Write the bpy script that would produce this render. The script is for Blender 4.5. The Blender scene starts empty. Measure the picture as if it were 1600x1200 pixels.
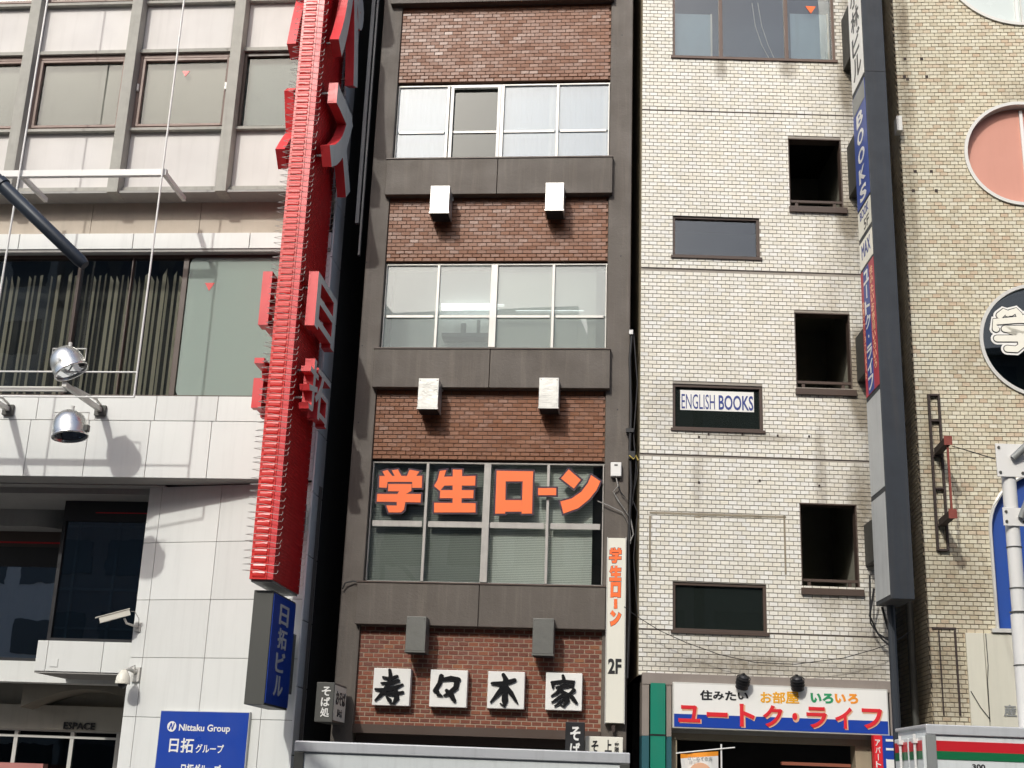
import bpy, math, random
from mathutils import Vector, Matrix
random.seed(7)
SC = bpy.context.scene
COL = SC.collection
# ---------------------------------------------------------------- camera
FPX = 2050.0
zc = Vector((245, 6600, -FPX)).normalized()
fw = Vector((0, 0, -1))
yc = (fw - fw.dot(zc) * zc).normalized()
xc = yc.cross(zc)
RCW = Matrix((xc, yc, zc))            # camera vector -> world vector
CAMP = Vector((0, 0, 1.6))
cd = bpy.data.cameras.new('camera'); cam = bpy.data.objects.new('camera', cd); COL.objects.link(cam)
cd.sensor_fit = 'HORIZONTAL'; cd.sensor_width = 36; cd.lens = FPX / 1600 * 36; cd.clip_end = 2000; cd.clip_start = 0.1
cam.matrix_world = Matrix.Translation(CAMP) @ RCW.to_4x4()
SC.camera = cam
# ---------------------------------------------------------------- world, sun, exposure
sun_to = Vector((-0.443, -0.959, 0.80)).normalized()      # towards the sun
el = math.asin(sun_to.z); rot = math.atan2(sun_to.x, sun_to.y)
w = bpy.data.worlds.new('World'); SC.world = w; w.use_nodes = True
nt = w.node_tree; bg = nt.nodes['Background']
sky = nt.nodes.new('ShaderNodeTexSky'); sky.sky_type = 'NISHITA'; sky.sun_disc = False
sky.sun_elevation = el; sky.sun_rotation = rot; sky.air_density = 1.0; sky.dust_density = 5.5; sky.ozone_density = 3.0
nt.links.new(sky.outputs[0], bg.inputs[0]); bg.inputs[1].default_value = 0.15
sl = bpy.data.lights.new('sun', 'SUN'); sl.energy = 2.0; sl.angle = math.radians(1.2); sl.color = (1, 0.99, 0.93)
so = bpy.data.objects.new('sun', sl); COL.objects.link(so); so.location = (-10, -20, 30)
so.rotation_euler = sun_to.to_track_quat('Z', 'Y').to_euler()
SC.view_settings.view_transform = 'Standard'; SC.view_settings.look = 'None'
SC.view_settings.exposure = 0.18; SC.view_settings.gamma = 1; SC.view_settings.use_curve_mapping = False
SC.cycles.max_bounces = 8; SC.cycles.transparent_max_bounces = 12

# ---------------------------------------------------------------- frames
def ray(px, py):
    return (RCW @ Vector((px - 800, 600 - py, -FPX)))
class Frame:                                              # x along the facade, y into the building, z up
    def __init__(s, O, deg):
        s.a = math.radians(deg); s.O = Vector((O[0], O[1], 0))
        s.ux = Vector((math.cos(s.a), -math.sin(s.a), 0)); s.uy = Vector((math.sin(s.a), math.cos(s.a), 0))
    def pt(s, px, py, d=0.0):
        r = ray(px, py); t = (d - (CAMP - s.O).dot(s.uy)) / r.dot(s.uy)
        P = CAMP + r * t
        return ((P - s.O).dot(s.ux), P.z)
    def U(s, px, py, d=0.0): return s.pt(px, py, d)[0]
    def Z(s, px, py, d=0.0): return s.pt(px, py, d)[1]
    def R(s, x0, y0, x1, y1, d=0.0):
        ym = (y0 + y1) / 2; xm = (x0 + x1) / 2
        return (s.U(x0, ym, d), s.U(x1, ym, d), s.Z(xm, y1, d), s.Z(xm, y0, d))
    def w(s, u, d, z): return s.O + s.ux * u + s.uy * d + Vector((0, 0, z))
    def loc(s, P): P = P - s.O; return (P.dot(s.ux), P.dot(s.uy), P.z)
def at(px, py, Y):
    r = ray(px, py); return CAMP + r * (Y / r.y)
p = at(770, 600, 20.0); FB = Frame((p.x, p.y), 6.0)
u = FB.U(993, 800); p = FB.w(u, 0, 0); FW = Frame((p.x, p.y), 0.8)
u = FW.U(1425, 800); p = FW.w(u, 0, 0); FR = Frame((p.x, p.y), 5.0)
u = FB.U(500, 700); p = FB.w(u, 0, 0); FL = Frame((p.x, p.y), 6.0)
FG = Frame((0, 0), 0.0)                                    # the street

# ---------------------------------------------------------------- materials
def new_mat(name):
    m = bpy.data.materials.new(name); m.use_nodes = True
    return m, m.node_tree, m.node_tree.nodes['Principled BSDF']
def N(t, kind, **kw):
    n = t.nodes.new(kind)
    for k, v in kw.items(): setattr(n, k, v)
    return n
def mth(t, op, a, b=None, clamp=False):
    n = t.nodes.new('ShaderNodeMath'); n.operation = op; n.use_clamp = clamp
    for i, v in enumerate((a, b)):
        if v is None: continue
        if isinstance(v, (int, float)): n.inputs[i].default_value = v
        else: t.links.new(v, n.inputs[i])
    return n.outputs[0]
def noise(t, scale, stretch=(1, 1, 1), detail=4, rough=.6):
    g = N(t, 'ShaderNodeNewGeometry'); mp = N(t, 'ShaderNodeMapping'); mp.inputs['Scale'].default_value = stretch
    t.links.new(g.outputs['Position'], mp.inputs[0])
    n = N(t, 'ShaderNodeTexNoise'); n.inputs['Scale'].default_value = scale; n.inputs['Detail'].default_value = detail
    n.inputs['Roughness'].default_value = rough
    t.links.new(mp.outputs[0], n.inputs['Vector']); return n.outputs['Fac']
def ramp(t, fac, stops, interp='LINEAR'):
    r = N(t, 'ShaderNodeValToRGB'); r.color_ramp.interpolation = interp
    e = r.color_ramp.elements
    while len(e) < len(stops): e.new(0.5)
    for i, (p_, c) in enumerate(stops):
        e[i].position = p_; e[i].color = (*c, 1) if len(c) == 3 else c
    t.links.new(fac, r.inputs[0]); return r.outputs[0]
def mixc(t, fac, a, b, mode='MIX'):
    n = N(t, 'ShaderNodeMix', data_type='RGBA', blend_type=mode)
    for i, v in ((0, fac), (6, a), (7, b)):
        if isinstance(v, (int, float)): n.inputs[i].default_value = v
        elif isinstance(v, tuple): n.inputs[i].default_value = (*v, 1) if len(v) == 3 else v
        else: t.links.new(v, n.inputs[i])
    return n.outputs[2]
def bump(t, b, h, strength=.3, dist=.01):
    n = N(t, 'ShaderNodeBump'); n.inputs['Strength'].default_value = strength; n.inputs['Distance'].default_value = dist
    t.links.new(h, n.inputs['Height']); t.links.new(n.outputs[0], b.inputs['Normal'])
MATS = {}
def mat(name, col, rough=.6, metal=0, var=.18, scale=3.0, streak=.25, bmp=.0, bscale=40, spec=.5, dirt=(.12, .10, .08), coat=0):
    """painted / stone / metal surface with uneven tone, vertical weather streaks and fine relief"""
    if name in MATS: return MATS[name]
    m, t, b = new_mat(name)
    n1 = noise(t, scale); n2 = noise(t, 1.0, (9, 9, .55), 5, .65)
    c = mixc(t, mth(t, 'MULTIPLY', mth(t, 'SUBTRACT', n1, .35, True), var * 3, True), col, tuple(x * .72 for x in col))
    if streak:
        s = mth(t, 'MULTIPLY', mth(t, 'SUBTRACT', n2, .5, True), streak * 4, True)
        c = mixc(t, s, c, tuple((x * .45 + d * .3) for x, d in zip(col, dirt)))
    oi = N(t, 'ShaderNodeObjectInfo'); hs = N(t, 'ShaderNodeHueSaturation'); t.links.new(c, hs.inputs['Color'])
    t.links.new(mth(t, 'ADD', mth(t, 'MULTIPLY', oi.outputs['Random'], .09), .93), hs.inputs['Value']); c = hs.outputs[0]
    t.links.new(c, b.inputs['Base Color'])
    b.inputs['Metallic'].default_value = metal; b.inputs['Specular IOR Level'].default_value = spec
    r = mth(t, 'ADD', mth(t, 'MULTIPLY', mth(t, 'SUBTRACT', n1, .5), .35), rough, True)
    t.links.new(r, b.inputs['Roughness'])
    if coat: b.inputs['Coat Weight'].default_value = coat
    if bmp: bump(t, b, noise(t, bscale, (1, 1, 1), 5, .7), bmp, .01)
    MATS[name] = m; return m
def brick_mat(name, stops, rough=.5, dirt_amt=.4, mark_col=(.16, .13, .09), bmp=.15, bscale=30, side=None, coat=0.0, big=None, stains_shade=()):
    m, t, b = new_mat(name)
    oi = N(t, 'ShaderNodeObjectInfo'); g = N(t, 'ShaderNodeNewGeometry')
    f = mth(t, 'FRACT', mth(t, 'ADD', mth(t, 'MULTIPLY', oi.outputs['Random'], 7.31), g.outputs['Random Per Island']))
    c = ramp(t, f, stops)
    if big:   # broad tonal change over the wall
        n0 = noise(t, .8, (1, 1, 1), 3)
        c = mixc(t, mth(t, 'MULTIPLY', mth(t, 'SUBTRACT', n0, .4, True), 2.5, True), c, big, 'MULTIPLY')
    n1 = noise(t, 1.3, (2.2, 2.2, .35), 6, .7)
    s = mth(t, 'MULTIPLY', mth(t, 'SUBTRACT', n1, .5, True), dirt_amt * 5, True)
    if side is not None:           # grime gathered where water runs, near the end of the wall
        sp = N(t, 'ShaderNodeSeparateXYZ'); t.links.new(g.outputs['Position'], sp.inputs[0])
        k = mth(t, 'MULTIPLY', mth(t, 'SUBTRACT', sp.outputs['X'], side[0]), 1 / (side[1] - side[0]), True)
        k = mth(t, 'MULTIPLY', k, mth(t, 'MULTIPLY', mth(t, 'SUBTRACT', noise(t, 2.2, (1, 1, .4), 5), .3, True), 3.2, True))
        s = mth(t, 'ADD', s, mth(t, 'MULTIPLY', k, .8), True)
    if stains_shade:                     # run-off stains and painted shadow patches: x, z, half width, half height, strength
        sp2 = N(t, 'ShaderNodeSeparateXYZ'); t.links.new(g.outputs['Position'], sp2.inputs[0]); nz = noise(t, 4.5, (1.6, 1.6, .7), 5, .7)
        for (sx_, sz_, rx_, rz_, st_) in stains_shade:
            dx = mth(t, 'MULTIPLY', mth(t, 'SUBTRACT', sp2.outputs['X'], sx_), 1 / rx_); dz = mth(t, 'MULTIPLY', mth(t, 'SUBTRACT', sp2.outputs['Z'], sz_), 1 / rz_)
            q_ = mth(t, 'SUBTRACT', 1.0, mth(t, 'ADD', mth(t, 'MULTIPLY', dx, dx), mth(t, 'MULTIPLY', dz, dz)), True)
            s = mth(t, 'ADD', s, mth(t, 'MULTIPLY', mth(t, 'MULTIPLY', q_, st_), mth(t, 'MULTIPLY', nz, 2.6)), True)
    c = mixc(t, s, c, mark_col)
    c2 = mixc(t, mth(t, 'MULTIPLY', noise(t, 60, (1, 1, 1), 3), .25), c, tuple(x * .6 for x in stops[0][1]))
    t.links.new(c2, b.inputs['Base Color'])
    r = mth(t, 'ADD', mth(t, 'MULTIPLY', f, .2), rough - .1, True); t.links.new(r, b.inputs['Roughness'])
    if coat: b.inputs['Coat Weight'].default_value = coat; b.inputs['Coat Roughness'].default_value = .25
    bump(t, b, noise(t, bscale, (1, 1, 1), 3), bmp, .02)
    MATS[name] = m; return m
def glass_mat(name, tint=(1, 1, 1), refl=.12, tr=.9, rough=.01, wob=.02, film=0, k=1.2):
    m, t, b = new_mat(name); t.nodes.remove(b)
    out = t.nodes['Material Output']
    tb = N(t, 'ShaderNodeBsdfTransparent'); tb.inputs[0].default_value = (*[x * tr for x in tint], 1)
    gl = N(t, 'ShaderNodeBsdfGlossy'); gl.inputs['Roughness'].default_value = rough; gl.inputs[0].default_value = (.95, .98, 1, 1)
    fr = N(t, 'ShaderNodeFresnel'); fr.inputs[0].default_value = 1.5
    f = mth(t, 'ADD', mth(t, 'MULTIPLY', fr.outputs[0], k), refl - .04, True)
    bn = N(t, 'ShaderNodeBump'); bn.inputs['Strength'].default_value = wob; bn.inputs['Distance'].default_value = .05
    t.links.new(noise(t, 1.6, (1, 1, 1), 2), bn.inputs['Height']); (None if film else t.links.new(bn.outputs[0], gl.inputs['Normal']))
    bn.inputs['Strength'].default_value = 0 if film else wob
    mx = N(t, 'ShaderNodeMixShader'); t.links.new(f, mx.inputs[0]); t.links.new(tb.outputs[0], mx.inputs[1]); t.links.new(gl.outputs[0], mx.inputs[2])
    if film:
        df = N(t, 'ShaderNodeBsdfDiffuse'); df.inputs[0].default_value = (.62 * tint[0], .64 * tint[1], .63 * tint[2], 1); m2 = N(t, 'ShaderNodeMixShader')
        m2.inputs[0].default_value = film; t.links.new(tb.outputs[0], m2.inputs[1]); t.links.new(df.outputs[0], m2.inputs[2]); t.links.new(m2.outputs[0], mx.inputs[1])
    t.links.new(mx.outputs[0], out.inputs[0]); MATS[name] = m; return m
def stripe_mat(name, axis, pitch, a, b_, rough=.6):
    m, t, b = new_mat(name); g = N(t, 'ShaderNodeNewGeometry'); sp = N(t, 'ShaderNodeSeparateXYZ'); t.links.new(g.outputs['Position'], sp.inputs[0])
    f = mth(t, 'FRACT', mth(t, 'MULTIPLY', sp.outputs[axis], 1 / pitch))
    c = mixc(t, mth(t, 'GREATER_THAN', f, .72), a, b_); t.links.new(c, b.inputs['Base Color']); b.inputs['Roughness'].default_value = rough
    MATS[name] = m; return m

M_white_panel = mat('white_panel', (.70, .71, .685), .45, var=.10, streak=.14, scale=2)
M_pink_panel = mat('pink_white_spandrel', (.63, .605, .58), .65, var=.10, streak=.14, scale=2)
M_joint = mat('joint_dark', (.16, .15, .14), .8, streak=0)
M_conc = mat('concrete_mullion', (.40, .39, .35), .8, var=.35, scale=6, streak=.35, bmp=.25)
M_beige = mat('beige_stone', (.50, .43, .35), .7, var=.25, streak=.2, bmp=.1)
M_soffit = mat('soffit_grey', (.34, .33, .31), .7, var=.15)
M_brownframe = mat('brown_window_frame', (.25, .17, .14), .5, var=.2)
M_bronze = mat('dark_bronze_frame', (.075, .05, .038), .45, var=.2, streak=.15)
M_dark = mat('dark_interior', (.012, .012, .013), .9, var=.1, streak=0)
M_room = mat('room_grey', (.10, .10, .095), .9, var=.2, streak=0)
M_alu = mat('aluminium_sash', (.62, .61, .57), .45, .25, var=.15, streak=.12)
M_aluold = mat('weathered_aluminium_sash', (.42, .40, .37), .55, .2, var=.4, scale=8, streak=.5)
M_brownpaint = mat('brown_render', (.100, .083, .068), .62, var=.4, scale=2.0, streak=.9, bmp=.5, bscale=22, dirt=(.3, .25, .2))
M_hood = mat('stainless_hood', (.62, .62, .59), .34, .6, var=.4, scale=5, streak=.35, bmp=.5, bscale=5)
M_hoodgrey = mat('street_reflection_hood', (.16, .16, .145), .45, .3, var=.5, scale=5, bmp=.5, bscale=5)  # lower hoods: dark street reflection put into a greyer colour
M_mortar_dk = mat('dark_mortar', (.12, .065, .04), .9, streak=0)
M_mortar_lt = mat('pale_mortar', (.34, .26, .19), .9, streak=.2)
M_mortar_w = mat('grey_mortar', (.33, .30, .26), .9, streak=.3)
M_mortar_r = mat('brown_mortar', (.24, .205, .155), .9, streak=.3)
xa = FW.w(FW.U(1270, 700), 0, 0).x; xb = FW.w(FW.U(1360, 700), 0, 0).x
def wst(px, py, hx, hy, k):
    u_, z_ = FW.pt(px, py); p_ = FW.w(u_, 0, z_); return (p_.x, z_, hx / 100, hy / 100, k)
def rst(px, py, hx, hy, k):
    u_, z_ = FR.pt(px, py); p_ = FR.w(u_, 0, z_); return (p_.x, z_, hx / 100, hy / 100, k)
W_ST = [wst(1126, 108, 14, 26, .6), wst(1232, 106, 20, 30, .6), wst(1322, 130, 16, 70, .6), wst(1175, 684, 110, 9, .5), wst(1345, 590, 26, 95, .75), wst(1282, 745, 12, 100, .5), wst(1090, 745, 12, 60, .35), wst(1325, 345, 22, 40, .5), wst(1345, 800, 26, 90, .5), wst(1120, 805, 120, 6, .5), wst(1300, 940, 60, 22, .3), wst(1120, 1020, 130, 40, .3), wst(1040, 640, 40, 60, .2), wst(1200, 1045, 200, 22, .45)]
R_STAIN_SHADE = [rst(1410, 40, 14, 90, .8), rst(1416, 150, 16, 90, .5), rst(1425, 330, 14, 160, .4), rst(1520, 560, 60, 60, .2), rst(1450, 1060, 90, 90, .6), rst(1590, 170, 30, 60, .35), rst(1500, 920, 60, 80, .35), rst(1452, 700, 18, 160, .35)]  # ochre streak on the bricks plus shadows painted into their colour
M_wbrick = brick_mat('white_glazed_tile', [(0, (.74, .71, .61)), (.3, (.79, .77, .70)), (.6, (.77, .73, .62)), (.8, (.81, .80, .75)), (1, (.76, .75, .70))], .42, .14, (.27, .23, .17), side=(xa, xb), stains_shade=W_ST)
M_rbrick = brick_mat('cream_brick_tile', [(0, (.54, .47, .33)), (.15, (.63, .57, .42)), (.35, (.70, .66, .51)), (.55, (.60, .55, .41)), (.72, (.72, .69, .56)), (.88, (.61, .52, .38)), (.96, (.55, .42, .29)), (1, (.65, .60, .46))], .6, .22, (.24, .19, .12), stains_shade=R_STAIN_SHADE)
M_sidebrick = brick_mat('sooty_brick_tile', [(0, (.44, .37, .25)), (.5, (.52, .44, .30)), (1, (.40, .33, .22))], .7, .3, (.06, .05, .04))
M_bbrick = brick_mat('glazed_brown_brick', [(0, (.18, .062, .022)), (.4, (.205, .072, .025)), (.75, (.23, .084, .030)), (1, (.185, .064, .022))], .5, .10, (.20, .12, .07), .2, 14, coat=.1)
M_redbrick = brick_mat('matt_red_brick', [(0, (.13, .034, .018)), (.5, (.19, .048, .022)), (.9, (.22, .06, .026)), (1, (.26, .10, .04))], .6, .05, (.12, .05, .03), .3, 14)
M_glass = glass_mat('clear_glass', (.96, .985, .98), .05, .98)
M_darkfilm = glass_mat('pale_film_dark_glass', (.55, .68, .62), .05, .9, film=.035)  # dark greenish tint with a faint pale film
M_glasslo = glass_mat('dull_glass', (.93, .94, .92), .04, .85, k=.45)
M_film = glass_mat('sky_pale_glass', (.95, .985, .975), .05, .97, film=.28)  # pale diffuse film paints in the sky reflection on the panes
M_filmw = glass_mat('milky_glass', (.92, .98, 1.04), .06, .95, film=.35)
M_glassdk = glass_mat('dark_glass', (.6, .66, .64), .05, .8)
M_glassgreen = glass_mat('greenish_glass', (.88, .97, .91), .05, .95, film=.45)
M_curtain = mat('pale_curtain', (.46, .52, .55), .9, var=.1, streak=.1)
M_blind = mat('cream_venetian_slat', (.80, .80, .72), .5, var=.05, streak=0)
M_blinddk = mat('dim_venetian_slat', (.32, .33, .29), .6, var=.05, streak=0)
M_vblind = mat('olive_vertical_slat', (.50, .44, .33), .8, var=.2, streak=0)
M_red = mat('red_sign_paint', (.55, .018, .022), .38, var=.15, streak=.1, scale=4)
M_redbright = mat('red_tube_cover', (.70, .035, .03), .36, var=.5, scale=1.2, streak=.25)
M_pinkred = mat('sunbleached_red_edge', (.72, .055, .06), .4, var=.35, streak=.05)
M_wire = mat('pale_wire', (.62, .60, .55), .4, .5, streak=0)
M_lettergrey = mat('grey_letter_face', (.68, .70, .68), .4, .1, var=.2)
M_greysheet = mat('grey_sheet_metal', (.30, .31, .30), .5, .2, var=.2)
M_bluef = mat('faded_blue_panel', (.05, .09, .33), .5, var=.5, scale=1.5, streak=.3)
M_redf = mat('faded_red_panel', (.46, .045, .07), .5, var=.4, scale=1.5, streak=.3)
M_blue = mat('blue_sign_face', (.012, .055, .36), .35, var=.1, streak=.05)
M_white = mat('white_sign_face', (.80, .79, .75), .4, var=.06, streak=.06)
M_cream = mat('cream_sign_face', (.78, .76, .66), .4, var=.06, streak=.08)
M_black = mat('black_paint', (.012, .012, .014), .45, var=.1, streak=0)
M_soot = mat('matt_black_paint', (.008, .008, .009), .85, streak=0, spec=.2)
M_ink = mat('navy_ink', (.03, .05, .22), .5, streak=0)
M_navy = mat('dark_navy_cabinet', (.019, .025, .034), .6, var=.5, streak=.5)
M_char = mat('charcoal_cabinet', (.07, .07, .062), .5, var=.15)
M_orange = mat('orange_letter', (.95, .17, .035), .5, var=.04, streak=0)
M_outline = mat('dark_purple_outline', (.035, .012, .03), .6, streak=0)
M_redink = mat('red_letter', (.70, .02, .03), .45, streak=0, var=.05)
M_yellowink = mat('amber_letter', (.80, .38, .01), .5, streak=0, var=.05)
M_greenink = mat('green_letter', (.02, .28, .11), .5, streak=0, var=.05)
M_orink = mat('orange_small_letter', (.85, .30, .02), .5, streak=0, var=.05)
M_peach = mat('peach_letter_edge', (.80, .45, .28), .5, streak=0, var=.05)
M_green = mat('green_shop_panel', (.0, .21, .13), .5, var=.12)
M_teal = mat('teal_shop_panel', (.02, .10, .12), .5, var=.12)
M_shopstone = mat('brown_grey_shop_frame', (.27, .23, .20), .6, var=.4, bmp=.1)
M_chrome = mat('polished_aluminium', (.78, .78, .75), .27, .9, var=.1, streak=0)
M_paintpole = mat('white_gloss_paint', (.76, .75, .72), .35, var=.05, streak=.06)
M_polegrey = mat('slate_pole_paint', (.045, .055, .075), .4, var=.1)
M_rust = mat('rusty_red_steel', (.22, .045, .03), .7, var=.4, scale=12, bmp=.3)
M_rustdk = mat('dark_rusted_steel', (.045, .03, .026), .8, var=.4, scale=12, bmp=.3)
M_pink = mat('faded_pink_board', (.62, .30, .23), .8, var=.12, scale=1.5, streak=.08)
M_archblue = mat('blue_arch_board', (.01, .06, .30), .5, var=.3, scale=2)
M_stone = mat('cream_stone_slab', (.62, .60, .50), .6, var=.12, streak=.15)
M_cable = mat('black_cable', (.015, .015, .016), .6, streak=0)
M_cablegrey = mat('grey_cable', (.28, .27, .25), .6, streak=0)
M_brass = mat('yellow_tape', (.55, .42, .10), .5, streak=0)
M_asphalt = mat('asphalt', (.05, .05, .052), .9, var=.3, scale=8, bmp=.4, bscale=90, streak=0)
M_pave = mat('pavement_slab', (.26, .25, .23), .85, var=.25, scale=4, bmp=.2, streak=0)
M_kerb = mat('kerb_stone', (.34, .33, .31), .85, var=.2, streak=0)
M_roadline = mat('road_line', (.75, .75, .72), .7, streak=0)
M_truck = mat('truck_white_panel', (.72, .75, .74), .4, var=.12, streak=.3)
M_truckedge = mat('truck_alloy_rail', (.60, .61, .62), .4, .2, var=.15)
M_tstripe_r = mat('truck_red_stripe', (.60, .02, .03), .35, streak=0)
M_tstripe_g = mat('truck_green_stripe', (.01, .16, .06), .35, streak=0)
M_rubber = mat('tyre_rubber', (.02, .02, .02), .8, streak=0)
M_opp = mat('pale_render', (.50, .50, .48), .8, var=.15)
M_oppdk = mat('tinted_window', (.05, .06, .07), .2, streak=0)
M_redline = mat('thin_red', (.60, .01, .02), .4, streak=0)  # thin red lines across the recess glazing
M_tube = None
def emis(name, col, s):
    m, t, b = new_mat(name); b.inputs['Base Color'].default_value = (*col, 1); b.inputs['Emission Color'].default_value = (*col, 1); b.inputs['Emission Strength'].default_value = s
    return m
M_tube = emis('lit_fluorescent_tube', (.95, 1, 1), 3.0)

# ---------------------------------------------------------------- building blocks
OFF = {}
def tag(o, label=None, cat=None, group=None, kind=None):
    if label: o['label'] = label
    if cat: o['category'] = cat
    if group: o['group'] = group
    if kind: o['kind'] = kind
    return o
class MB:
    def __init__(s): s.v = []; s.f = []; s.m = []; s.smooth = False
    def face(s, pts, mi=0):
        n = len(s.v); s.v += [tuple(q) for q in pts]; s.f.append(tuple(range(n, n + len(pts)))); s.m.append(mi)
    def box(s, x0, x1, y0, y1, z0, z1, mi=0, back=True):
        n = len(s.v)
        s.v += [(x0, y0, z0), (x1, y0, z0), (x1, y1, z0), (x0, y1, z0), (x0, y0, z1), (x1, y0, z1), (x1, y1, z1), (x0, y1, z1)]
        q = [(0, 1, 5, 4), (1, 2, 6, 5), (3, 0, 4, 7), (0, 3, 2, 1), (4, 5, 6, 7)] + ([(2, 3, 7, 6)] if back else [])
        for a in q: s.f.append(tuple(n + i for i in a)); s.m.append(mi)
        return s
    def prism(s, pts, y0, y1, mi=0, side=None, axes='xz'):
        """polygon in the facade plane (u,z) between depths y0 (front) and y1; axes 'yz' puts it on a side face"""
        def P(a, b, c): return (a, c, b) if axes == 'xz' else (c, a, b)
        A = sum(pts[i][0] * pts[(i + 1) % len(pts)][1] - pts[(i + 1) % len(pts)][0] * pts[i][1] for i in range(len(pts)))
        if A < 0: pts = pts[::-1]
        n = len(s.v); k = len(pts)
        s.v += [P(a, b, y0) for a, b in pts] + [P(a, b, y1) for a, b in pts]
        s.f.append(tuple(n + i for i in range(k))); s.m.append(mi)
        s.f.append(tuple(n + k + i for i in reversed(range(k)))); s.m.append(mi)
        for i in range(k):
            j = (i + 1) % k
            s.f.append((n + i, n + k + i, n + k + j, n + j)); s.m.append(mi if side is None else side)
        return s
    def tube(s, pts, r, seg=8, mi=0, cap=True):
        pts = [Vector(q) for q in pts]; rings = []; rs = r if isinstance(r, (list, tuple)) else [r] * len(pts)
        for i, q in enumerate(pts):
            d = (pts[min(i + 1, len(pts) - 1)] - pts[max(i - 1, 0)]).normalized()
            up = Vector((0, 0, 1)) if abs(d.z) < .9 else Vector((0, 1, 0))
            a = d.cross(up).normalized(); b = d.cross(a); n = len(s.v)
            s.v += [tuple(q + (a * math.cos(2 * math.pi * k / seg) + b * math.sin(2 * math.pi * k / seg)) * rs[i]) for k in range(seg)]
            rings.append(n)
        for a, b in zip(rings, rings[1:]):
            for k in range(seg):
                s.f.append((a + k, a + (k + 1) % seg, b + (k + 1) % seg, b + k)); s.m.append(mi)
        if cap:
            for q_, rv in ((rings[0], True), (rings[-1], False)):
                n = len(s.v); s.v += [s.v[q_ + k] for k in range(seg)]; s.f.append(tuple(n + k for k in (reversed(range(seg)) if rv else range(seg)))); s.m.append(mi)
        return s
    def lathe(s, c, axis, prof, seg=20, mi=0):
        c = Vector(c); d = Vector(axis).normalized(); up = Vector((0, 0, 1)) if abs(d.z) < .9 else Vector((0, 1, 0))
        a = d.cross(up).normalized(); b = d.cross(a); rings = []
        for (h, r) in prof:
            n = len(s.v); rings.append(n)
            s.v += [tuple(c + d * h + (a * math.cos(2 * math.pi * k / seg) + b * math.sin(2 * math.pi * k / seg)) * max(r, 1e-4)) for k in range(seg)]
        for p_, q in zip(rings, rings[1:]):
            for k in range(seg):
                s.f.append((p_ + k, p_ + (k + 1) % seg, q + (k + 1) % seg, q + k)); s.m.append(mi)
        return s
    def build(s, name, mats, parent=None, label=None, kind=None, smooth=False, bevel=0, off=None):
        if off is None: off = OFF.get(parent.name, (0, 0, 0)) if parent else (0, 0, 0)
        me = bpy.data.meshes.new(name)
        me.from_pydata([(a - off[0], b - off[1], c - off[2]) for a, b, c in s.v], [], s.f)
        mats = mats if isinstance(mats, (list, tuple)) else [mats]
        for m in mats: me.materials.append(m)
        me.polygons.foreach_set('material_index', s.m)
        if smooth: me.polygons.foreach_set('use_smooth', [True] * len(s.f))
        me.update(); o = bpy.data.objects.new(name, me); COL.objects.link(o); o.parent = parent; OFF[o.name] = off
        if bevel:
            b = o.modifiers.new('bevel', 'BEVEL'); b.width = bevel; b.segments = 2; b.limit_method = 'ANGLE'
        if smooth: 
            try: me.shade_auto_smooth
            except Exception: pass
        if label: o['label'] = label
        if kind: o['kind'] = kind
        return o
def thing(name, label, cat, F, u=0, d=0, z=0, group=None, kind=None, extra=0):
    o = bpy.data.objects.new(name, None); COL.objects.link(o); o.location = F.w(u, d, z); o.rotation_euler = (0, 0, -F.a + extra)
    o.empty_display_size = .3; OFF[o.name] = (u, d, z); return tag(o, label, cat, group, kind)
def bx(name, m, parent, x0, x1, y0, y1, z0, z1, bevel=0, label=None, **k):
    return MB().box(x0, x1, y0, y1, z0, z1).build(name, m, parent, label=label, bevel=bevel, **k)
def holed(mb, u0, u1, z0, z1, y, holes, mi=0, reveal=None):
    """a wall sheet at depth y with rectangular holes; reveal = depth of the cut through it"""
    us = sorted({u0, u1, *[h[0] for h in holes], *[h[1] for h in holes]}); zs = sorted({z0, z1, *[h[2] for h in holes], *[h[3] for h in holes]})
    us = [a for a in us if u0 <= a <= u1]; zs = [a for a in zs if z0 <= a <= z1]
    for a, b in zip(us, us[1:]):
        for c, d in zip(zs, zs[1:]):
            um, zm = (a + b) / 2, (c + d) / 2
            if any(h[0] < um < h[1] and h[2] < zm < h[3] for h in holes): continue
            mb.face([(a, y, c), (b, y, c), (b, y, d), (a, y, d)], mi)
    if reveal:
        for h in holes:
            a, b, c, d = max(h[0], u0), min(h[1], u1), max(h[2], z0), min(h[3], z1); e = y + reveal
            mb.face([(a, y, c), (a, y, d), (a, e, d), (a, e, c)], mi); mb.face([(b, y, d), (b, y, c), (b, e, c), (b, e, d)], mi)
            mb.face([(a, y, d), (b, y, d), (b, e, d), (a, e, d)], mi); mb.face([(b, y, c), (a, y, c), (a, e, c), (b, e, c)], mi)
    return mb
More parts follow.
